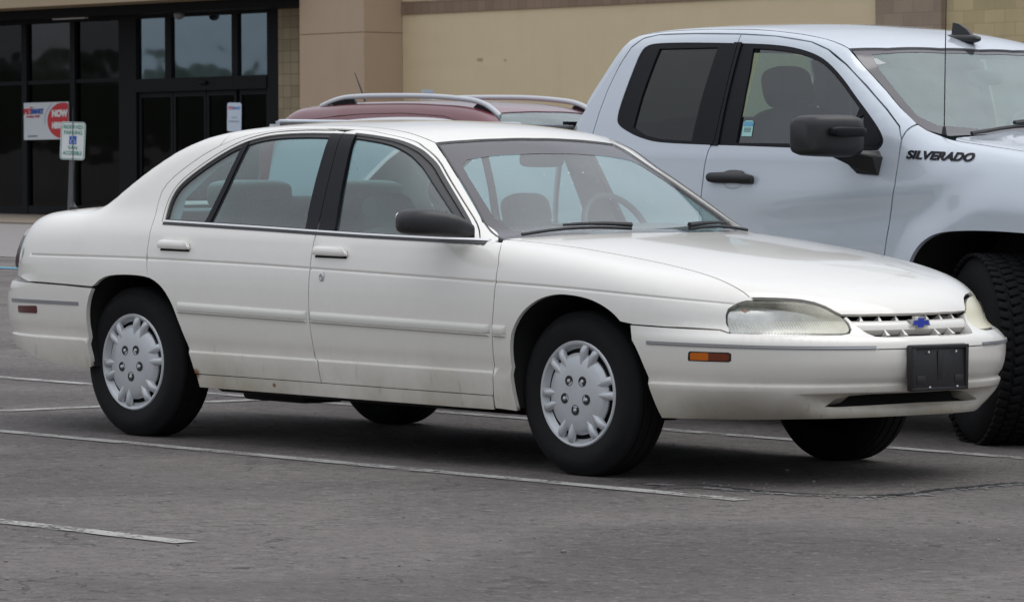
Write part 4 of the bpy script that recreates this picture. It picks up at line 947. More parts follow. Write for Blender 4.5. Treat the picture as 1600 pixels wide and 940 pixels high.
# walls
bx('stucco_wall', 11.33, 22.30, -1.5, 3.42, 0, .3, 'wallpale'); bx('brick_band', 11.33, 22.30, 3.421, 3.64, -.03, .3, 'soldier'); bx('upper_wall', 11.33, 22.30, 3.641, 7.5, 0, .3, 'wallpale')
bx('pilaster', 22.30, 23.64, -1.5, 7.5, -.12, .3, 'splitb'); bx('split_face_wall', 23.642, 48, 2.56, 7.5, -.02, .3, 'splity'); bx('split_face_base', 23.642, 48, -1.5, 2.558, -.05, .3, 'splitb')
bx('pillar', 9.66, 11.325, -1.5, 3.095, -.90, .3, 'pillar'); bx('pillar', 9.66, 11.325, 3.105, 7.5, -.90, .3, 'pillar'); bx('pillar_joint', 9.68, 11.31, 3.09, 3.11, -.885, .2, 'frame')
bx('block_return_wall', 8.09, 9.658, -1.5, 3.62, -.02, .3, 'cmu')
bx('soffit', -25, 9.655, 3.80, 4.3, -1.4, .3, 'soffit'); bx('fascia_wall', -25, 9.655, 4.302, 7.5, -1.2, .3, 'wallpale'); bx('soffit_underside', -25, 9.655, 3.63, 3.798, -.6, .3, 'frame')
bx('roof', -25, 48, 7.3, 7.45, .31, 30, 'frame'); bx('side_wall', -25.3, -25.002, -1.5, 7.5, -.9, 30, 'wallpale'); bx('side_wall', 48.002, 48.3, -1.5, 7.5, 0, 30, 'wallpale'); bx('back_wall', -25, 48, -1.5, 7.5, 30, 30.3, 'wallpale')
bx('wall_patch_mark', 13.20, 13.33, 2.58, 2.62, -.012, -.002, 'pillar'); bx('wall_patch_mark', 13.86, 13.90, 2.56, 2.59, -.012, -.002, 'pillar')
# glazing frame
fr = empty('storefront_frame'); fr.parent = store
for i in range(-12, 1): bx('mullion', .69+1.46*i, .84+1.46*i, -.3, 3.60, .0, .15, 'frame', fr)
bx('mullion', 2.155, 2.295, -.3, 3.60, 0, .15, 'frame', fr); bx('mullion', 3.59, 4.09, -.3, 3.60, 0, .15, 'frame', fr)
bx('mullion', 4.90, 5.07, 2.461, 3.60, .02, .15, 'frame', fr); bx('mullion', 6.77, 6.93, 2.461, 3.60, .02, .15, 'frame', fr); bx('mullion', 7.76, 8.085, -.3, 3.60, 0, .15, 'frame', fr)
bx('head_rail', -17, 8.085, 3.575, 3.66, -.02, .15, 'frame', fr); bx('transom_bar', -17, 3.588, 2.43, 2.50, .02, .14, 'frame', fr); bx('door_header', 4.092, 7.758, 2.22, 2.46, -.02, .16, 'frame', fr); bx('sill_rail', -17, 3.588, -.3, .14, .01, .15, 'frame', fr)
dr = empty('sliding_doors'); dr.parent = store
for a, b in ((4.12, 5.08), (5.10, 6.02), (6.04, 6.86), (6.95, 7.74)):
    bx('door_stile', a, a+.06, -.3, 2.218, .05, .11, 'frame', dr); bx('door_stile', b-.06, b, -.3, 2.218, .05, .11, 'frame', dr); bx('door_rail', a+.062, b-.062, -.3, .12, .05, .11, 'frame', dr); bx('door_rail', a+.062, b-.062, 2.12, 2.216, .05, .11, 'frame', dr)
    bx('door_glass', a+.05, b-.05, .1, 2.13, .075, .085, 'store_glass', dr)
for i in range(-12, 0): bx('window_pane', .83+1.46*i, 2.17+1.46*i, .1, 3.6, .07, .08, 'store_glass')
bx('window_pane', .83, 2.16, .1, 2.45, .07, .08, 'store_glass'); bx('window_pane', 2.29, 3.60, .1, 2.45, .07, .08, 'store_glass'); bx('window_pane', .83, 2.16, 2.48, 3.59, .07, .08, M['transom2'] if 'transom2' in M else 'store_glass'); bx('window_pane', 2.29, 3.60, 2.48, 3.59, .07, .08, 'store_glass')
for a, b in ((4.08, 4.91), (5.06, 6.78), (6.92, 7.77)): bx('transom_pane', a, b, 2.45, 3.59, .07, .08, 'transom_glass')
# dim interior behind the glass
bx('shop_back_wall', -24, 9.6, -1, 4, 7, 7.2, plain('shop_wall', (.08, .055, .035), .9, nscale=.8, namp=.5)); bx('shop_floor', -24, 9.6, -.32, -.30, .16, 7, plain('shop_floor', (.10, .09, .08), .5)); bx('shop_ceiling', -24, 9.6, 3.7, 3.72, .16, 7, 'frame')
for i in range(9): bx('shop_shelf', -6+1.7*i, -6+1.7*i+rng.uniform(.5, 1.2), -.3, rng.uniform(.8, 1.9), 4, 4.6, plain('shelf_goods', (rng.uniform(.05, .2), rng.uniform(.04, .09), rng.uniform(.03, .08)), .8, nscale=5, namp=.8))
# door sensor and entrance camera
q = MB(); q.sellip((6.05, -.05, 2.36), (.22, .09, .07), (.6, .5), (8, 16)); q.build('door_sensor', M['satin'], store)
q = MB(); q.sellip((5.75, -.35, 3.58), (.20, .20, .16), (1, 1), (10, 16)); q.build('dome_camera', M['greytrim'], store)
bx('soffit_light', 2.2, 3.15, 3.60, 3.625, -.45, -.36, 'lampstrip' if False else plain('light_lens', (.6, .6, .58), .4), None)
# window poster
po = empty('window_poster'); po.parent = store; tg = lambda o: o
pf = bx('poster_sheet', .79, 2.135, 1.385, 2.085, -.030, -.012, plain('poster_white', (.62, .66, .70), .4), po)
q = MB(); arc = []
RC = plain('poster_red', (.55, .025, .035), .4)
el = [(1.98 + .47*math.cos(a), 1.735 + .335*math.sin(a)) for a in np.linspace(0, 2*PI, 60, endpoint=False)]
el = [(min(x, 2.130), z) for x, z in el]
q.prism(el, -.036, -.031, lambda a, b, t: (a, t, b)); q.build('poster_circle', RC, po, smooth=False)
WH = plain('poster_lettering_white', (.75, .75, .75), .4); BL_ = plain('poster_lettering_blue', (.03, .10, .40), .4)
arc_ = band([(1.46 + .47*0 - .10*math.cos(a)+.10, 1.735 + .33*math.sin(a)) for a in np.linspace(-1.1, 1.2, 14)][:0] or [(1.98 - .555*math.cos(a), 1.735 + .39*math.sin(a)) for a in np.linspace(-.15, .95, 14)], -.006, .006)
q = MB(); q.prism(arc_, -.034, -.031, lambda a, b, t: (a, t, b)); q.build('poster_arc', plain('poster_grey', (.30, .32, .40), .5), po, smooth=False)
def ptxt(s_, mat, x, z, size, sx=1.0, bold=.004, parent=None, name='poster_lettering', d=-.040, shear=0): return text_mesh(s_, name, mat, parent or po, size=size, ext=.002, loc=(x, d, z), sx=sx, bold=bold, shear=shear)
ptxt('PET', RC, .925, 1.915, .135, 1.15, .007); ptxt('SMART', BL_, 1.205, 1.915, .125, .95, .007); ptxt('Something to TRUST', RC, 1.08, 1.825, .055, .85, .001); ptxt('careers', plain('poster_small_grey', (.25, .25, .30), .5), 1.06, 1.46, .06, 1.6, .001)
q = MB(); q.sellip((1.02, -.036, 1.995), (.10, .004, .02), (1, 1), (6, 12)); q.sellip((1.10, -.036, 2.0), (.03, .004, .02), (1, 1), (6, 10)); q.build('poster_ball_mark', RC, po)
ptxt('NOW', WH, 1.885, 1.865, .165, 1.05, .012); ptxt('HIRING', WH, 1.86, 1.640, .150, .80, .012)
# ---------------------------------------------------------------- far ground: island, drive lane, walk
UX = Vector((BU.x, BU.y)).normalized()
def fstrip(name, y0, y1, dz, mat, s0=-30, s1=60, kind='structure', thick=0):
    """strip parallel to the store front; y0,y1 are the depths where it crosses the photograph's left part"""
    def pt(y, s_): return (-5.5*y/50 + UX.x*s_, y + UX.y*s_)
    P = [pt(y0, s0), pt(y0, s1), pt(y1, s1), pt(y1, s0)]
    V = [(x, y, zg(y)+dz) for x, y in P]
    if thick:
        V += [(x, y, zg(y)-.02) for x, y in P]; o = mesh_obj(name, V, [(0, 1, 2, 3), (0, 4, 5, 1), (1, 5, 6, 2), (2, 6, 7, 3), (3, 7, 4, 0)], mat, None, smooth=False)
    else: o = mesh_obj(name, V, [(0, 1, 2, 3)], mat, None, smooth=False)
    return tag(o, kind=kind)
conc = lambda nm, c: plain(nm, c, .85, nscale=2.5, namp=.14)
fstrip('drive_lane', 52.0, 76.9, .006, conc('drive_lane_concrete', (.215, .20, .195)), -14, 30)
fstrip('walkway', 77.0, 88.6, .03, conc('walkway_concrete', (.20, .165, .13)), -20, 45, thick=1)
fstrip('planting_island_bed', 48.9, 51.9, .10, conc('island_mulch', (.16, .14, .10)), -9, -.45, thick=1)
k_ = fstrip('island_kerb', 48.55, 48.88, .13, conc('kerb_concrete', (.17, .16, .15)), -9, -.4, thick=1)
fstrip('blue_parking_line', 46.6, 47.3, .008, M['lineblue'], -9, 1.5)
bm = bmesh.new()
for i in range(1500):
    y = rng.uniform(48.95, 51.8); s_ = rng.uniform(-8, -.6); x = -5.5*y/50 + UX.x*s_; yy = y + UX.y*s_; z0 = zg(y)+.12 + (.0082*0)
    L = rng.uniform(.03, .11); a = rng.uniform(0, 2*PI); d = Vector((math.cos(a), math.sin(a), rng.uniform(.3, 1.4)))*L; w2 = Vector((-math.sin(a), math.cos(a), 0))*L*.3; c = Vector((x, yy, zg(yy)+.10))
    v = [bm.verts.new(c - w2), bm.verts.new(c + w2), bm.verts.new(c + d)]; bm.faces.new(v)
me = bpy.data.meshes.new('ground_cover'); bm.to_mesh(me); bm.free()
gc = NT('dry_ground_cover'); gc.l(gc.ramp(gc.noise(2.2, 3), [(.40, (.06, .085, .03)), (.52, (.14, .15, .06)), (.60, (.34, .30, .22))]), gc.b.inputs['Base Color']); gc.set(Roughness=.9); me.materials.append(gc.m)
o = bpy.data.objects.new('ground_cover', me); COL.objects.link(o); tag(o, 'sparse grass and pale litter on the kerbed island left of the sedan', 'ground cover', kind='stuff')
# made-up ring of low hills, unseen, added for dark reflections in the glass
V = []; n = 180
for i in range(n+1):
    a = 2*PI*i/n; r_ = 210 + 25*math.sin(3*a); h_ = 4.2 + 1.2*math.sin(5*a+1) + .8*math.sin(11*a) + rng.uniform(-1, 1)*.3
    for rr_, hh in ((r_, -6), (r_+2, h_*.8), (r_+40, h_*1.2)): V.append((math.cos(a)*rr_, math.sin(a)*rr_, hh))
tag(mesh_obj('reflection_hills', V, [(3*i+j, 3*i+3+j, 3*i+4+j, 3*i+1+j) for i in range(n) for j in range(2)], plain('reflection_backdrop', (.05, .06, .045), .95, nscale=.08, namp=.5), None), kind='structure')
# ---------------------------------------------------------------- signs on posts
SW = plain('sign_white', (.66, .70, .70), .45); SG = plain('sign_green', (.02, .22, .14), .45); SB = plain('sign_blue', (.02, .09, .42), .45); GALV = plain('galvanised_post', (.10, .105, .11), .6, metal=.2, nscale=12)
FACE = math.atan2(-BN.x, BN.y)                                     # signs face the lot like the store front
def rrect(w_, h_, r_, n=5):
    P = []
    for cx, cz, a0 in ((w_/2-r_, h_/2-r_, 0), (-w_/2+r_, h_/2-r_, PI/2), (-w_/2+r_, -h_/2+r_, PI), (w_/2-r_, -h_/2+r_, 1.5*PI)):
        P += [(cx+r_*math.cos(a0+PI/2*i/n), cz+r_*math.sin(a0+PI/2*i/n)) for i in range(n+1)]
    return P
def post(parent, h_, r_=.028, mat=GALV):
    q = MB(); q.box((0, .02, h_/2), (r_*2, .03, h_), None, .004); q.build('post', mat, parent, smooth=False)
def sign_plate(parent, z, w_, h_, mat, name='sign_plate'):
    q = MB(); q.prism(rrect(w_, h_, .035), -.003, .003, lambda a, b, t: (a, t, z+b)); return q.build(name, mat, parent, smooth=False)
def ang_for(x, y, extra=0): return math.atan2(x, y)*-1 + extra
HP = Vector((-5.383, 55.83)); zb = zg(HP.y); SZ = 1.082 - zb
hs = empty('reserved_parking_sign', (HP.x, HP.y, zb), R(14)); tag(hs, 'white and green reserved parking sign with blue wheelchair symbol on a post', 'sign')
hs.rotation_euler.y = R(1.8)
post(hs, SZ+.18); pl = sign_plate(hs, SZ, .300, .458, SW)
o_ = rrect(.284, .442, .030); i_ = rrect(.270, .428, .025); q = MB(); n = len(o_)
q.add([(a, -.0045, SZ+b) for a, b in o_] + [(a, -.0045, SZ+b) for a, b in i_], [(k, (k+1) % n, (k+1) % n + n, k+n) for k in range(n)]); q.build('sign_border', SG, pl, smooth=False)
for s_, z_, sz, sx in (('RESERVED', .165, .066, .82), ('PARKING', .098, .066, .82), ('VAN', -.085, .062, .9), ('ACCESSIBLE', -.150, .062, .70)): text_mesh(s_, 'sign_lettering', SG, pl, size=sz, ext=.001, loc=(0, -.005, SZ+z_), sx=sx, bold=.0010)
q = MB(); q.box((0, -.0045, SZ+.008), (.088, .002, .100)); q.build('wheelchair_panel', SB, pl, smooth=False)
q = MB(); f3 = lambda a, b: (a*1.15, -.0068, SZ+.008+b*1.15)
q.sellip(f3(-.008, .030), (.013, .002, .013), (1, 1), (6, 12)); q.tube([f3(-.006, .022), f3(-.002, -.004), f3(.016, -.006), (f3(.026, -.026))], .0032, 6); q.tube([f3(-.004, .010), f3(.014, .008)], .0028, 6)
q.tube([f3(-.004 + .021*math.cos(a), -.013 + .021*math.sin(a)) for a in np.linspace(1.9, 5.9, 18)], .0030, 6); q.tube([f3(.026, -.026), f3(.033, -.023)], .003, 6); q.build('wheelchair_symbol', plain('symbol_white', (.75, .75, .75), .5), pl, smooth=False)
q = MB()
for z_ in (.212, -.212): q.sellip((0, -.006, SZ+z_), (.014, .006, .014), (1, 1), (6, 10))
q.build('sign_bolts', GALV, pl)
PK = plain('pickup_sign_white', (.50, .58, .68), .45); PR = plain('pickup_sign_red', (.50, .06, .08), .5); PB = plain('pickup_sign_blue', (.05, .20, .50), .5)
for (x, y, z, w_, label) in ((-4.435, 73.06, 1.40, .225, 'narrow white pickup-bay sign on a post between the store doors and the sedan roof'), (-1.478, 78.08, 1.68, .215, 'white pickup-bay sign whose top edge shows above the maroon roof')):
    zb = zg(y); s_ = empty('curbside_sign', (x, y, zb), R(8)); tag(s_, label, 'sign', 'curbside pickup signs in front of the store')
    h_ = z - zb; post(s_, h_+.2, .030); p_ = sign_plate(s_, h_, w_, .455, PK)
    text_mesh('PET', 'sign_lettering', PR, p_, size=.062, ext=.001, loc=(-.052, -.005, h_+.140), sx=.9, bold=.002); text_mesh('SMART', 'sign_lettering', PB, p_, size=.058, ext=.001, loc=(.034, -.005, h_+.140), sx=.75, bold=.002)
    for k, (t_, zz, sz) in enumerate((('curbside', -.005, .030), ('PARKING', -.070, .045))): text_mesh(t_, 'sign_lettering', plain('pickup_sign_grey', (.20, .24, .32), .5), p_, size=sz, ext=.001, loc=(0, -.005, h_+zz), sx=.9)
# ---------------------------------------------------------------- pickup body surface
K_in = pch([.36, .45, .60, .80, 1.0, 1.12, 1.20, 1.27, 1.33], [.075, .045, .020, .000, .004, .018, .034, .060, .10])
K_roof = pch([-3.0, -2.86, -2.765, -2.65, -2.54, -2.46, -2.2, -1.95, -1.7, -1.4, -1.2, -1.08, -.90, -.6, -.26, .0],
             [.9, 1.15, 1.42, 1.64, 1.805, 1.826, 1.845, 1.850, 1.848, 1.828, 1.798, 1.765, 1.655, 1.475, 1.30, 1.05])
K_hood = pch([-6, -.6, -.3, 0, .4, .75, .93, 1.02], [1.27, 1.36, 1.335, 1.30, 1.25, 1.18, 1.10, .95])
K_nose = pch([.3, .45, .6, .8, 1.0, 1.1, 1.2], [.92, .98, 1.0, .98, .96, .93, .85])
def K_low(x, y, z):
    ay = np.abs(y)
    W = .985 - K_in(z) - .012*np.clip(x+.9, 0, 3)
    r_ = np.sqrt(x*x + (z-.40)**2)
    W = W + .050*(1-sst(.60, .80, r_)) 
    W = W + .016*gau(z - (1.03 + .12*sst(-1.6, .1, x) - .10*sst(-2.6,-1.4,x)*0), .10)*sst(-1.9, -.5, x)   # shoulder over the front wheel
    W = W - .012*gau(z - (.92 + .10*sst(-1.6, -.2, x)), .09)*sst(-2.0, -1.0, x)*(1-sst(-.55,-.2,x))
    an = K_nose(z) - .35
    Xf = np.maximum(x-.35, 0)/an; Y = ay/W
    side = ((Xf**3 + Y**3 + 1e-12)**(1/3) - 1)*W
    top = z - (K_hood(x + .10*y*y) - .030*(ay/.9)**3 + .018*(1-sst(.45, .70, ay))*sst(-.7, -.3, x))
    return smax(side, top, .13)
def K_cab(x, y, z):
    ay = np.abs(y); dz = np.maximum(z-1.27, -.05)
    G = .942 - .23*dz - .18*np.maximum(dz, 0)**2 - .05*np.clip(x+1.0, 0, 2)**2 - .02*np.clip(-2.3-x, 0, 2)
    s = sst(-2.45, -1.5, x); xe = x + y*y*.20*s - .02*y*y*(1-s)
    return smax((ay-G)*.97, (z - K_roof(xe) + .035*(ay/.75)**2.5)*.85, .09)
def K_F(x, y, z): return smin(K_low(x, y, z), K_cab(x, y, z), .035)
def K_bed(x, y, z):
    ay = np.abs(y); W = .985 - K_in(z)*.8 + .045*(1-sst(.60, .80, np.sqrt((x+3.745)**2 + (z-.40)**2)))
    return np.maximum(np.maximum(smax(ay - W, z - (1.392 + .0*x), .05), -4.95 - x), x+2.79)
dKR = Dom('R', .3, 1.1); dKf = Dom('R', .25, .55); dKT = Dom('T', .9); dKY = Dom('Y', .2, .6); dKC = Dom('C', .35, 1)
# ---------------------------------------------------------------- the pickup
def KS(p): return PT(K_F, dS, p)
def KT(p): return PT(K_F, dKT, p)
def KC(p): return PT(K_F, dKC, p)
def truck_rim(W, s, h, hr, mat):
    yo = s*h*.80; o = MB()
    o.lathe([(hr, yo), (hr-.01, yo+s*.006), (hr-.02, yo), (hr-.035, yo-s*.06), (hr-.04, yo-s*.12)], n=56)
    for k in range(6):
        a = R(60*k); c_, s_ = math.cos(a), math.sin(a)
        o.box((c_*hr*.52, yo-s*.025, s_*hr*.52), (hr*.86, .035, .052), Matrix.Rotation(-a, 3, 'Y'), .010)
    o.lathe([(.085, yo-s*.03), (.080, yo-s*.002), (.04, yo+s*.004), (.001, yo+s*.004)], n=36)
    o.build('rim', M['silver'], W, angle=35)
    d = MB(); d.lathe([(hr*.95, yo-s*.10), (.02, yo-s*.10)], n=40); d.build('brake_disc', M['dark'], W)
K_ARCH = crv([(-.555, .44), (-.552, .60), (-.535, .755), (-.495, .835), (-.430, .885), (-.345, .912), (-.20, .924), (0, .925), (.20, .915), (.345, .885), (.44, .83), (.50, .74), (.545, .60), (.56, .44)], 4)
K_B = [(-1.850, .52), (-1.845, .80), (-1.832, 1.055), (-1.830, 1.182), (-1.818, 1.255), (-1.790, 1.301), (-1.786, 1.519), (-1.788, 1.742), (-1.794, 1.784)]
K_TOPR = [(-1.794, 1.784), (-2.096, 1.788), (-2.333, 1.784), (-2.42, 1.768), (-2.475, 1.725), (-2.520, 1.640), (-2.556, 1.53), (-2.580, 1.42), (-2.598, 1.300)]
K_TOPF = [(-1.794, 1.784), (-1.574, 1.774), (-1.352, 1.747), (-1.231, 1.711), (-1.107, 1.645), (-.960, 1.548), (-.811, 1.446), (-.708, 1.370), (-.676, 1.319)]
K_A = [(-.664, 1.220), (-.660, 1.114), (-.690, .975), (-.712, .800), (-.735, .66), (-.750, .52)]
K_DLR = crv([(-1.790, 1.745), (-2.072, 1.749), (-2.290, 1.747), (-2.372, 1.735), (-2.405, 1.700), (-2.425, 1.610), (-2.447, 1.485), (-2.455, 1.410), (-2.438, 1.365), (-2.353, 1.327), (-2.255, 1.300), (-2.147, 1.284), (-1.968, 1.278), (-1.789, 1.275)], 3)
K_DLF = crv([(-1.785, 1.745), (-1.586, 1.738), (-1.439, 1.724), (-1.305, 1.696), (-1.203, 1.656), (-1.092, 1.586), (-.976, 1.496), (-.869, 1.412), (-.800, 1.350), (-.770, 1.305), (-.785, 1.272), (-.830, 1.262), (-1.121, 1.266), (-1.655, 1.274), (-1.785, 1.275)], 3)
KBU = [(-1.807, 1.272), (-1.790, 1.301), (-1.786, 1.519), (-1.788, 1.748)]
def build_pickup(loc, yaw):
    root = empty('pickup_truck', loc, yaw); tag(root, 'large white pickup truck with black mirror and door handles beside the sedan', 'truck')
    F = K_F; PW = M['silverwhite']
    def pn(*a, **k): return panel(F, *a, **k)
    for sg in (-1, 1):
        k = dict(sgn=sg)
        fd = cat(K_B, K_TOPF[1:], K_A)
        fdo = pn(dS, [tuple(p) for p in fd], 'front_door', PW, root, res=.045, holes=[[(p[0]+.006 if p[0] < -1.7 else p[0], p[1]) for p in K_DLF]], **k)
        rd = cat([(p[0]-.006, p[1]) for p in K_B], [(p[0], p[1]) for p in K_TOPR[1:]], [(-2.60, 1.1), (-2.60, .52)])
        rdo = pn(dS, [tuple(p) for p in rd], 'rear_door', PW, root, res=.045, holes=[[(p[0]-.006 if p[0] > -1.8 else p[0], p[1]) for p in K_DLR]], **k)
        # corner of the cab behind the door, roof side and windscreen pillar
        cb = cat(KS([(-2.605, .52), (-2.605, 1.1), (-2.603, 1.30), (-2.585, 1.42), (-2.561, 1.53), (-2.525, 1.642), (-2.480, 1.731), (-2.424, 1.774), (-2.333, 1.790), (-2.096, 1.794), (-1.794, 1.790)]), KS([(p[0]+.004, p[1]+.004) for p in K_TOPF[1:]]), KS([(-.672, 1.324)]), KT([(-.655, .842), (-.778, .817), (-.884, .789), (-.984, .770), (-1.081, .754), (-1.163, .737), (-1.30, .735), (-1.6, .735), (-2.0, .735), (-2.3, .735), (-2.46, .735)]), KS([(-2.60, 1.70), (-2.70, 1.5), (-2.765, 1.30), (-2.765, .52)]))
        pn(dKR, cb, 'cab_side', PW, root, res=.045, **k)
        fe = cat(KS([(p[0]+.006, p[1]) for p in K_A[::-1]]), KS([(-.665, 1.318)]), KT([(-.645, .844), (-.594, .846), (-.52, .832), (-.45, .840), (-.358, .850), (-.20, .852), (0, .845), (.3, .83), (.6, .78)]), KC([(.86, 1.10), (.92, 1.0), (.95, .85), (.95, .62)])*[1, 1, 1], KS([(.57, .52)]), KS(K_ARCH[::-1][1:-1]), KS([(-.556, .52)]))
        pn(dKf, fe, 'front_fender', PW, root, res=.045, **k)
        pn(dS, [(-2.76, .40), (-.60, .40), (-.57, .51), (-2.76, .51)], 'rocker_panel', M['black'], root, flange=.05, **k)
        # arch liner and black lip
        P = KS(K_ARCH)*[1, sg, 1]; Q = P.copy(); P[:, 1] -= sg*.02; Q[:, 1] = sg*.50; n = len(P)
        mesh_obj('wheel_well', list(map(tuple, P)) + list(map(tuple, Q)), [(i, i+1, i+1+n, i+n) for i in range(n-1)] + [tuple(range(n, 2*n))], M['dark'], root, smooth=False)
        # glass, seals
        BLK = M['satin']
        pn(dS, [(-1.650, 1.290)] + [tuple(p) for p in offset_curve(K_DLF[:-6], -.016)[1:] if p[0] > -1.66] + [(-.82, 1.285), (-1.121, 1.283)], 'front_door_glass', M['kside'], fdo, off=-.012, flange=0, **k)
        pn(dS, K_DLF, 'window_seal', BLK, fdo, off=-.004, flange=.012, holes=[[(-1.662, 1.288)] + [(-1.664, 1.45), (-1.674, 1.62), (-1.690, 1.722)] + [tuple(p) for p in offset_curve(K_DLF[:-6], -.020)[1:] if p[0] > -1.68 and p[0] < -.95] + [(-.915, 1.425), (-.905, 1.29)]], **k)
        pn(dS, [(-2.400, 1.345)] + [(-2.40, 1.42), (-2.35, 1.68), (-2.33, 1.725), (-1.90, 1.728), (-1.93, 1.290), (-2.15, 1.298), (-2.25, 1.312)], 'rear_door_glass', M['priv'], rdo, off=-.012, flange=0, **k)
        pn(dS, K_DLR, 'window_seal', BLK, rdo, off=-.004, flange=.012, holes=[[(-2.338, 1.352), (-2.325, 1.50), (-2.300, 1.66), (-2.288, 1.722), (-1.915, 1.727), (-1.935, 1.50), (-1.945, 1.293), (-2.147, 1.300), (-2.255, 1.318)]], **k)
        pn(dS, [(-.905, 1.290), (-.80, 1.285), (-.785, 1.310), (-.82, 1.352), (-.895, 1.415)], 'mirror_sail', BLK, fdo, off=-.002, **k)
        pn(dS, [(p[0]+.0008, p[1]) for p in KBU] + [(-1.768, 1.748), (-1.768, 1.272)], 'pillar_trim', BLK, fdo, off=.004, **k)
        pn(dS, [(p[0]-.0035, p[1]) for p in KBU] + [(-1.815, 1.748), (-1.815, 1.272)], 'pillar_trim', BLK, rdo, off=.004, **k)
        # handles
        hp = crv([(-1.785, 1.112), (-1.783, 1.138), (-1.765, 1.147), (-1.690, 1.150), (-1.672, 1.160), (-1.630, 1.163), (-1.590, 1.160), (-1.573, 1.148), (-1.530, 1.142), (-1.513, 1.130), (-1.513, 1.110), (-1.530, 1.101), (-1.65, 1.102), (-1.76, 1.102)], 2, True)
        pn(dS, hp, 'door_handle', M['black'], fdo, off=.006, offn=lambda ab: .028*np.clip(1-((ab[:, 1]-1.128)/.030)**2*.7, 0, 1), res=.012, flange=.03, **k)
        q = MB(); c = KS([(-1.640, 1.098)])[0]; q.sellip((c[0], sg*(c[1]-.004), c[2]-.004), (.13, .02, .055), (1, 1), (12, 20)); q.build('handle_cup', PW, fdo)
        # mirror
        mo = empty('side_mirror', (0, 0, 0)); mo.parent = root
        q = MB(); V = []; Fc = []; n = 32; st = [(1.040, .50, .55), (1.060, .84, .88), (1.10, .98, .99), (1.16, 1, 1), (1.23, .99, .98), (1.285, .96, .95), (1.312, .85, .86), (1.325, .6, .65)]
        for (y_, kx, kz) in st:
            for i in range(n):
                a = 2*PI*i/n; c_, s_ = math.cos(a), math.sin(a)
                V.append((-.835 + kx*.085*math.copysign(abs(c_)**.55, c_) - .28*(y_-1.04), sg*y_, 1.326 + kz*.094*math.copysign(abs(s_)**.45, s_)))
        for i in range(len(st)-1):
            for j in range(n): Fc.append((i*n+j, i*n+(j+1) % n, (i+1)*n+(j+1) % n, (i+1)*n+j))
        Fc += [tuple(range(n)), tuple((len(st)-1)*n+j for j in range(n))]
        q.add(V, Fc); q.build('mirror_housing', M['black'], mo, angle=50)
        q = MB(); q.sellip((-.785, sg*1.15, 1.345), (.05, .22, .045), (.5, .4), (10, 24)); q.build('mirror_cap_ridge', M['satin'], mo)
        q = MB(); q.sellip((-.965, sg*1.18, 1.326), (.02, .24, .16), (.3, .3), (8, 24)); q.build('mirror_glass', M['chrome'], mo)
        q = MB(); q.prism([(-.78, 1.262), (-.94, 1.262), (-.90, 1.20), (-.88, 1.160), (-.76, 1.155), (-.755, 1.235)], 0, 1, lambda a, b, t: (a - .05*t*(b > 1.24), sg*(.93 + t*(.19 if b > 1.24 else .09 if b > 1.18 else .05)), b)); q.build('mirror_arm', M['black'], mo, smooth=False)
    ks = dict(signed=True)
    def mirr(half): return list(half) + [(-a, b) for a, b in half[::-1]]
    def full(h): return [(a, b) for a, b in h] + [(a, -b) for a, b in h[::-1][1:-1]]
    rh = [(-1.010, 0), (-1.030, .26), (-1.092, .55), (-1.160, .73), (-1.30, .728), (-1.6, .728), (-2.0, .728), (-2.3, .728), (-2.465, .728), (-2.50, .5), (-2.505, .2), (-2.505, 0)]
    pn(dKT, full(rh), 'roof', PW, root, res=.05, **ks)
    wh = [(-.345, 0), (-.37, .3), (-.43, .6), (-.505, .79), (-.60, .836), (-.680, .832), (-.778, .808), (-.884, .780), (-.984, .760), (-1.081, .744), (-1.150, .725), (-1.086, .55), (-1.024, .26), (-1.004, 0)]
    wo = pn(dKT, full(wh), 'windshield', M['twsglass'], root, res=.05, off=-.006, flange=0, **ks)
    hh = [(-.40, 0), (-.43, .35), (-.49, .60), (-.60, .76), (-.70, .785), (-.884, .735), (-1.0, .70), (-1.085, .66), (-1.05, .5), (-1.0, .26), (-.98, 0)]
    pn(dKT, full(wh), 'windshield_frit', M['frit'], wo, res=.05, off=-.0045, holes=[full(hh)], flange=0, **ks)
    pn(dKT, full([(a, b) for a, b in rh]) if False else band([(-1.155, -.73), (-1.088, -.55), (-1.027, -.26), (-1.007, 0), (-1.027, .26), (-1.088, .55), (-1.155, .73)], -.003, .003), 'windshield_top_seal', M['black'], wo, off=.001, flange=0, **ks)
    hd = cat(KT([(-.36, 0), (-.38, .3), (-.42, .6), (-.455, .80), (-.435, .832), (-.358, .842), (-.20, .844), (0, .837), (.3, .822), (.6, .772)]), KC([(.82, 1.13), (.60, 1.145), (.3, 1.15), (0, 1.15)]))
    pn(dKY, cat(hd, (hd*[1, -1, 1])[::-1][1:-1]), 'hood', PW, root, res=.06, **ks)
    fa = mirr([(0, 1.14), (.4, 1.14), (.8, 1.12), (.90, 1.12), (1.08, 1.12), (1.14, .95), (1.14, .62), (1.14, .52), (.5, .48), (0, .48)])
    fo_ = pn(dKC, fa, 'front_fascia', PW, root, res=.05, off=-.008, **ks)
    pn(dKC, mirr([(0, 1.08), (.42, 1.06), (.40, .80), (0, .78)]), 'grille', M['satin'], fo_, off=.008, res=.05, **ks)
    pn(dKC, mirr([(0, .74), (.90, .70), (.90, .56), (0, .56)]), 'front_bumper', M['satin'], fo_, off=.03, flange=.05, res=.05, **ks)
    for sg in (-1, 1): pn(dKC, [(sg*.46, 1.05), (sg*.86, 1.07), (sg*.90, .99), (sg*.48, .95)], 'headlight', M['lens'], fo_, off=.01, res=.03, **ks)
    bw = mirr([(0, 1.72), (.4, 1.72), (.62, 1.70), (.66, 1.36), (.3, 1.34), (0, 1.34)])
    yz = lambda a, b: (-2.52 - (1.80-b)*.55, a, b)
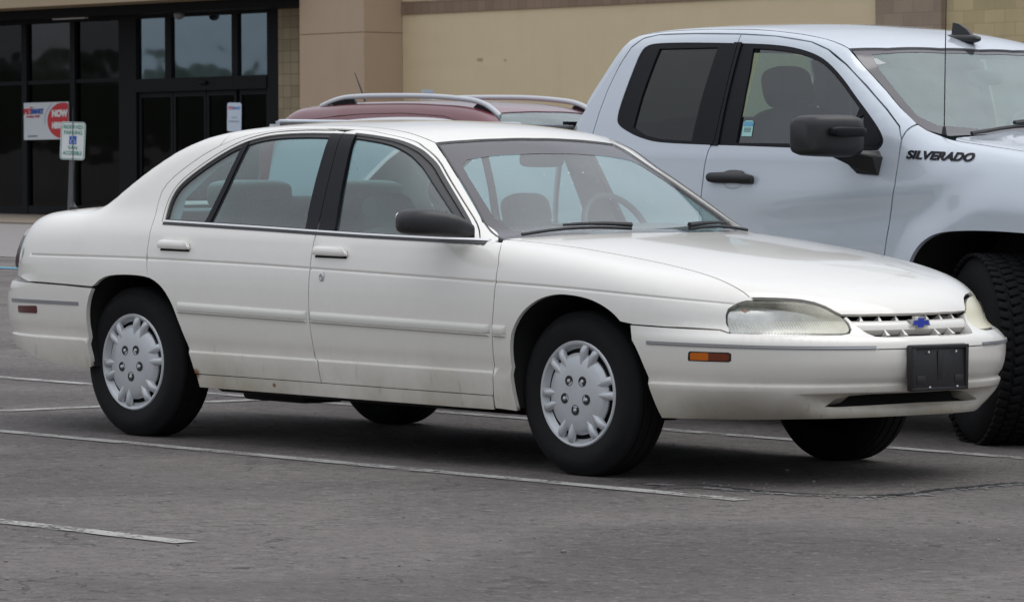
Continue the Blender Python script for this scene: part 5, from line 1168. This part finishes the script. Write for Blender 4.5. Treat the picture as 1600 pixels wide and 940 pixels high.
    mesh_obj('rear_window', [yz(a, b) for a, b in bw], [tuple(range(len(bw)))], M['teal'], root, smooth=False)
    qq = MB()
    for y0_, y1_, z0_, z1_ in ((-.76, -.66, 1.3, 1.74), (.66, .76, 1.3, 1.74), (-.66, .66, 1.72, 1.79), (-.86, .86, .5, 1.34)):
        qq.add([yz(y0_, z0_), yz(y1_, z0_), yz(y1_, z1_), yz(y0_, z1_)], [(0, 1, 2, 3)])
    qq.build('cab_rear_wall', PW, root, smooth=False)
    # bed
    B_ = K_bed
    RA = crv([(p[0]-3.745, p[1]) for p in K_ARCH], 1)
    for sg in (-1, 1):
        poly = [(-2.80, .50), (-2.80, 1.345), (-4.94, 1.345), (-4.94, .52), (-4.35, .50)] + [p for p in RA if p[1] > .5] + [(-3.15, .50)]
        panel(B_, dS, poly, 'bed_side', PW, root, res=.05, sgn=sg)
        q = MB(); q.box((-3.80, sg*.905, 1.345), (2.04, .085, .026), None, .008); q.build('bed_rail_cap', M['railcap'], root)
        q = MB(); q.box((-3.87, sg*.86, 1.05), (2.12, .03, .62)); q.build('bed_inner_wall', PW, root, smooth=False)
        P = PT(B_, dS, [p for p in RA])*[1, sg, 1]; Q = P.copy(); P[:, 1] -= sg*.02; Q[:, 1] = sg*.50; n = len(P)
        mesh_obj('wheel_well', list(map(tuple, P)) + list(map(tuple, Q)), [(i, i+1, i+1+n, i+n) for i in range(n-1)] + [tuple(range(n, 2*n))], M['dark'], root, smooth=False)
        q = MB(); q.sellip((-4.90, sg*.93, 1.15), (.09, .10, .36), (.3, .3), (10, 16)); q.build('tail_light', M['red'], root)
    q = MB(); q.box((-4.93, 0, 1.10), (.07, 1.66, .50), None, .02); q.box((-4.93, 0, 1.345), (.10, 1.66, .05), None, .015); q.build('tailgate', PW, root)
    q = MB(); q.box((-2.83, 0, 1.1), (.04, 1.75, .55)); q.box((-3.87, 0, .80), (2.1, 1.75, .05)); q.build('bed_floor', M['satin'], root, smooth=False)
    q = MB(); q.box((-5.03, 0, .66), (.16, 1.80, .20), None, .04); q.build('rear_bumper', M['satin'], root)
    u = MB(); u.box((-2.0, 0, .46), (5.2, .95, .14), None, .03); u.box((-1.7, 0, .55), (2.0, 1.7, .06)); u.box((0, 0, .41), (.14, 1.5, .12)); u.box((-3.745, 0, .41), (.14, 1.5, .14)); u.box((.55, 0, .48), (.5, 1.5, .12)); u.build('underbody', M['dark'], root, smooth=False)
    for sg in (-1, 1): pn(dS, [(-1.82, 1.25), (-1.76, 1.25), (-1.76, 1.78), (-1.82, 1.78)], 'door_seam_filler', M['gap'], root, off=-.0195, flange=0, sgn=sg)
    # badge on both front doors: letters follow the body side
    for sg in (-1, 1):
        def fn(x, y, z, sg=sg):
            xx = -.433 + x*(-sg); P = KS([(xx, 1.243 + z - .02*(xx+.433))])[0]
            return (P[0], sg*(P[1] - y*1.0 + .001), P[2])
        text_mesh('SILVERADO', 'badge', M['satin'], root, size=.050, ext=.0045, sx=1.45, bold=.0013, fn=fn, shear=.10)
    # interior
    pn(dKT, full([(a*.99-.02, b*.96) for a, b in rh]), 'headliner', M['liningdark'], root, res=.1, off=-.06, flange=0, **ks)
    for sg in (-1, 1):
        for x0, x1 in ((-1.80, -.72), (-2.70, -1.84)):
            pn(dS, [(x0, .5), (x1, .5), (x1, 1.255), (x0, 1.26)], 'door_lining', M['liningdark'], root, off=-.08, sgn=sg, flange=0, res=.1)
        pn(dS, [(-1.90, 1.26), (-1.70, 1.26), (-1.71, 1.75), (-1.88, 1.75)], 'centre_pillar_lining', M['liningdark'], root, off=-.035, sgn=sg, flange=0, res=.1)
        s_ = empty('front_seat', (-1.62, sg*.42, .78)); s_.parent = root
        q = MB(); q.sellip((.25, 0, .05), (.56, .54, .20), (.4, .35), (12, 24)); q.build('seat_cushion', M['clothdark'], s_)
        rt = Matrix.Rotation(R(-14), 3, 'Y'); q = MB(); q.sellip((-.10, 0, .36), (.19, .54, .64), (.45, .4), (14, 24), rt); q.build('seat_back', M['clothdark'], s_)
        q = MB(); q.sellip((-.20, 0, .765), (.11, .29, .20), (.6, .5), (12, 20), rt); q.build('headrest', M['clothdark'], s_)
    q = MB(); q.sellip((-2.42, 0, 1.10), (.16, 1.45, .62), (.4, .15), (10, 30)); q.build('rear_seat', M['clothdark'], root)
    q = MB(); q.sellip((-.62, 0, 1.16), (.46, 1.60, .24), (.5, .25), (14, 40)); q.build('dashboard', M['dash'], root)
    q = MB(); rt = Matrix.Rotation(R(-25), 3, 'Y')
    q.tube([tuple(rt @ Vector((0, math.cos(a)*.19, math.sin(a)*.19)) + Vector((-1.0, .42, 1.27))) for a in np.linspace(0, 2*PI, 40)], .015, 10, cap=False); q.sellip((-.99, .42, 1.265), (.06, .18, .14), (.6, .6), (10, 20), rt); q.tube([(-.98, .42, 1.26), (-.78, .42, 1.15)], .03, 12); q.tube([(-1.0, .24, 1.27), (-1.0, .60, 1.27)], .014, 8); q.build('steering_wheel', M['dash'], root)
    q = MB(); q.sellip((-.98, .0, 1.60), (.03, .26, .07), (.5, .5), (10, 24)); q.tube([(-.98, 0, 1.6), (-1.0, 0, 1.67)], .01); q.build('interior_mirror', M['black'], root)
    # shark-fin aerial, whip aerial, wiper, sticker
    q = MB(); c = KT([(-1.12, .10)])[0]; q.sellip((c[0]-.01, 0, c[2]), (.24, .085, .045), (.8, .8), (10, 24))
    q.prism([(-.045, .0), (-.040, .066), (-.005, .060), (.045, .034), (.085, .0)], -.008, .008, lambda a, b, t: (c[0]-.01 + a, t*(1.3-b*8), c[2]+.010+b)); q.build('roof_aerial', M['black'], root, angle=40)
    q = MB(); c = KT([(-.53, .80)])[0]; q.tube([(c[0], -c[1], c[2]-.005), (c[0], -c[1], c[2]+.03)], [.012, .007], 10); q.tube([(c[0], -c[1], c[2]+.02), (c[0]-.005, -c[1]+.005, c[2]+1.1)], [.0028, .0018], 6); q.build('whip_aerial', M['black'], root)
    q = MB(); pts = []
    for t_ in np.linspace(0, 1, 8): p = KT([(-.43+.05*t_, .72-.62*t_)])[0]; pts.append((p[0]-.01, -p[1], p[2]+.016))
    q.tube(pts, .009, 6); q.tube([(a, b, c_+.018) for a, b, c_ in pts[3:7]], [.010, .014, .016, .012], 6); q.build('wiper', M['black'], root)
    pn(dS, [(-1.640, 1.320), (-1.578, 1.320), (-1.580, 1.385), (-1.590, 1.392), (-1.632, 1.392), (-1.643, 1.385)], 'window_sticker', M['sticker'], root, off=-.009, flange=0, res=.02, sgn=-1)
    pn(dS, [(-1.639, 1.366), (-1.580, 1.366), (-1.583, 1.387), (-1.638, 1.387)], 'sticker_band', M['stickerblue'], root, off=-.0075, flange=0, res=.02, sgn=-1)
    for i in range(3): pn(dS, band([(-1.632, 1.356-.007*i), (-1.588, 1.356-.007*i)], -.0012, .0012), 'sticker_line', M['black'], root, off=-.0075, flange=0, res=.02, sgn=-1)
    for x_ in (0, -3.745):
        for sg in (-1, 1):
            W = wheel_parts(root, x_, sg*.875, sg, .412, .285, .235, truck_rim, rz=R(-31) if x_ == 0 else 0, rubber='rubber2', tread=1)
            W.location.z = .405
            if x_ == 0: W.location.x = -.13; W.location.y = sg*.865
    return root
M['kside'] = glass('lightly_tinted_glass', (.38, .50, .50), False, film=.4)
M['railcap'] = plain('bed_rail_plastic', (.10, .105, .11), .5)
M['rubber2'] = plain('offroad_tyre_rubber', (.010, .010, .011), .9, spec=.2, nscale=20, namp=.3, bump=.2)
M['sticker'] = plain('sticker_paper', (.35, .62, .60), .5); M['stickerblue'] = plain('sticker_blue_band', (.12, .35, .55), .5)
# ---------------------------------------------------------------- the maroon crossover behind
V_roof = pch([-3.86, -3.76, -3.69, -3.60, -3.46, -3.2, -2.8, -2.1, -1.6, -1.25, -1.0, -.6, -.2, .1], [.9, 1.25, 1.45, 1.545, 1.59, 1.610, 1.635, 1.645, 1.632, 1.602, 1.535, 1.33, 1.09, .85])
V_hood = pch([-5, -.4, 0, .5, .8, .95], [1.02, 1.05, 1.0, .92, .82, .7]); V_in = pch([.25, .35, .6, .9, 1.0, 1.1], [.06, .02, .0, .03, .06, .12])
def V_F(x, y, z):
    ay = np.abs(y); W = .92 - V_in(z)
    Xf = np.maximum(x-.2, 0)/.75; Xr = np.maximum(-3.1-x, 0)/(.75); Y = ay/W
    side = np.where(x > -1, ((Xf**2.6+Y**2.6+1e-12)**(1/2.6)-1)*W, ((Xr**3+Y**3+1e-12)**(1/3)-1)*W)
    low = smax(side, z - (V_hood(x + .1*y*y) - .04*(ay/.85)**3), .12)
    dz = np.maximum(z-1.0, -.05); G = .87 - .30*dz - .20*np.maximum(dz, 0)**2 - .05*np.clip(x+.9, 0, 2)**2 - .06*np.clip(-2.9-x, 0, 2)**1
    s = sst(-2.9, -1.2, x); xe = x + y*y*(.18*s - .10*(1-s))
    cab = smax((ay-G)*.95, (z - V_roof(xe) + .03*(ay/.6)**2.5)*.9, .10)
    return smin(low, cab, .05)
def build_crossover(loc, yaw):
    root = empty('crossover', loc, yaw); tag(root, 'maroon crossover with silver roof rails, its roof showing above the white sedan', 'car')
    F = V_F; PW = M['maroon']; dt = Dom('T', .7)
    def pn(*a, **k): return panel(F, *a, **k)
    arch = lambda cx: crv([(cx-.40, .30), (cx-.395, .42), (cx-.33, .58), (cx-.20, .69), (cx, .73), (cx+.20, .69), (cx+.33, .58), (cx+.395, .42), (cx+.40, .30)], 4)
    dl = crv([(-3.32, 1.18), (-3.18, 1.33), (-2.95, 1.425), (-2.6, 1.465), (-2.1, 1.485), (-1.6, 1.475), (-1.25, 1.42), (-.95, 1.26), (-.70, 1.10), (-.62, 1.02)], 4)
    for sg in (-1, 1):
        k = dict(sgn=sg)
        bot = [(-3.65, .40), (-3.10, .30)] + arch(-2.72)[1:-1] + [(-2.30, .28), (-.43, .28)] + arch(0)[1:-1] + [(.40, .30), (.62, .32)]
        upr = [(.66, .75), (.45, .84), (.1, .93), (-.3, .98), (-.5, 1.03)] + [(-.66, 1.10), (-.90, 1.25), (-1.10, 1.36), (-1.3, 1.44), (-1.6, 1.505), (-2.1, 1.525), (-2.6, 1.515), (-3.0, 1.485), (-3.25, 1.46), (-3.48, 1.36), (-3.60, 1.1), (-3.68, .8)]
        sd = pn(dS, bot + upr, 'body_side', PW, root, res=.05, holes=[dl + [(-1.5, 1.00), (-2.4, 1.02), (-3.25, 1.08)]], **k)
        pn(dS, dl + [(-1.5, 1.00), (-2.4, 1.02), (-3.25, 1.08)], 'side_windows', M['priv2'], sd, off=-.008, flange=0, res=.06, **k)
        pn(dS, band(dl[2:], -.014, .010), 'window_chrome_trim', M['chrome'], sd, off=.004, flange=.006, **k)
        pn(dS, band([(-1.78, 1.0), (-1.80, 1.25), (-1.86, 1.47)], -.03, .03), 'centre_pillar_trim', M['satin'], sd, off=-.002, flange=.005, **k)
        # roof side between window line and roof skin
        rs = cat(PT(F, dS, upr[5:16][::-1] if False else [(-.66, 1.105), (-.90, 1.255), (-1.10, 1.365), (-1.3, 1.445), (-1.6, 1.51), (-2.1, 1.53), (-2.6, 1.52), (-3.0, 1.49), (-3.25, 1.465), (-3.48, 1.365)]), PT(F, dt, [(-3.62, .60), (-3.52, .56), (-3.2, .58), (-2.6, .59), (-1.8, .59), (-1.30, .58), (-1.13, .57), (-.9, .64), (-.66, .71)]))
        pn(Dom('R', .15, .9), rs, 'roof_side', PW, root, res=.05, **k)
        # rail
        pts = []; rt = []
        for x_, up in ((-3.22, -.004), (-3.14, .018), (-3.02, .040), (-2.86, .052), (-2.5, .055), (-1.9, .054), (-1.45, .052), (-1.26, .044), (-1.15, .026), (-1.06, .000)):
            z_ = float(PT(F, dt, [(x_, .555)])[0][2]); pts.append((x_, sg*.555, z_+up))
        pts = crv(pts, 4); q = MB(); q.tube(pts, .019, 10, flat=1.2); rl = q.build('roof_rail', M['railsilver'], root)
        for x0, x1 in ((-3.10, -2.78), (-1.40, -1.14)):
            z_ = float(PT(F, dt, [((x0+x1)/2, .555)])[0][2])
            a, b = (x0, x1) if x0 < -2 else (x0+.02, x1)
            q = MB(); q.prism([(a-.05, -.01), (b+.03, -.01), (b-.04, .040), (a+.03, .035)] if x0 < -2 else [(a, -.01), (b+.03, -.03), (b-.07, .028), (a+.06, .038)], -.014, .014, lambda aa, bb, t: (aa, sg*.555+t, z_+bb)); q.build('rail_foot', M['satin'], root, smooth=False)
        q = MB(); c = PT(F, dS, [(-3.60, .98)])[0]; q.sellip((c[0]-.02, sg*(c[1]-.03), 1.0), (.12, .10, .26), (.5, .5), (10, 16)); q.build('tail_light', M['red'], root)
        for x_ in (0, -2.72):
            P = PT(F, dS, arch(x_))*[1, sg, 1]; Q = P.copy(); P[:, 1] -= sg*.02; Q[:, 1] = sg*.50; n = len(P)
            mesh_obj('wheel_well', list(map(tuple, P)) + list(map(tuple, Q)), [(i, i+1, i+1+n, i+n) for i in range(n-1)] + [tuple(range(n, 2*n))], M['dark'], root, smooth=False)
            W = wheel_parts(root, x_, sg*.78, sg, .345, .225, .225, truck_rim)
        q = MB(); q.sellip((-.72, sg*1.0, 1.07), (.12, .22, .14), (.6, .6), (10, 20)); q.build('side_mirror', PW, root)
    ks = dict(signed=True); full = lambda h: [(a, b) for a, b in h] + [(a, -b) for a, b in h[::-1][1:-1]]
    pn(dt, full([(-1.06, 0), (-1.08, .3), (-1.125, .565), (-1.30, .575), (-1.8, .585), (-2.6, .585), (-3.2, .575), (-3.52, .555), (-3.60, .3), (-3.63, 0)]), 'roof', PW, root, res=.05, **ks)
    pn(dt, full([(-.30, 0), (-.34, .3), (-.45, .6), (-.60, .74), (-.66, .705), (-.9, .635), (-1.12, .565), (-1.075, .3), (-1.055, 0)]), 'windshield', M['twsglass'], root, res=.06, off=-.006, flange=0, **ks)
    hd = cat(PT(F, dt, [(-.32, 0), (-.40, .4), (-.55, .72), (-.3, .77), (.1, .76), (.45, .68)]), PT(F, dC, [(.7, .80), (.4, .82), (0, .83)]))
    pn(dY, cat(hd, (hd*[1, -1, 1])[::-1][1:-1]), 'hood', PW, root, res=.07, **ks)
    mirr = lambda half: list(half) + [(-a, b) for a, b in half[::-1]]
    fa = pn(dC, mirr([(0, .81), (.4, .80), (.8, .76), (1.0, .70), (1.0, .34), (0, .28)]), 'front_bumper', PW, root, res=.06, **ks)
    pn(dC, mirr([(0, .72), (.36, .70), (.30, .50), (0, .48)]), 'grille', M['satin'], fa, off=.006, res=.06, **ks)
    for sg in (-1, 1): pn(dC, [(sg*.44, .70), (sg*.86, .76), (sg*.90, .70), (sg*.48, .62)], 'headlight', M['lens'], fa, off=.01, res=.04, **ks)
    q = MB(); q.box((-3.62, 0, .75), (.10, 1.5, .80), None, .04); q.box((-3.72, 0, .50), (.12, 1.65, .30), None, .05); q.build('tailgate', PW, root)
    q = MB(); q.add([(-3.52, -.62, 1.45), (-3.52, .62, 1.45), (-3.66, .70, 1.10), (-3.66, -.70, 1.10)], [(0, 1, 2, 3)]); q.build('rear_window', M['priv2'], root, smooth=False)
    u = MB(); u.box((-1.4, 0, .35), (4.0, 1.0, .16)); u.box((-1.4, 0, .32), (1.8, 1.7, .08)); u.build('underbody', M['dark'], root, smooth=False)
    u = MB(); u.box((-1.6, 0, .75), (1.9, 1.5, .5), None, .1); u.sellip((-.55, 0, .98), (.4, 1.5, .16), (.5, .3), (10, 24)); u.build('interior', M['clothdark'], root)
    z_ = float(PT(F, dt, [(-3.28, .0)])[0][2]); q = MB(); q.tube([(-3.28, 0, z_), (-3.30, 0, z_+.05), (-3.42, 0, z_+.26)], [.012, .008, .004], 8); q.build('aerial', M['black'], root)
    return root
M['railsilver'] = plain('roof_rail_aluminium', (.62, .64, .67), .35, metal=.3)
M['priv2'] = plain('dark_window_glass', (.03, .035, .04), .05, coat=.3)
# ---------------------------------------------------------------- vehicles
build_sedan(SEDAN_LOC, SEDAN_YAW)
build_pickup((2.841269, 20.521855, 0), SEDAN_YAW)
build_crossover((1.020896, 36.66669, zg(36.67)), SEDAN_YAW)
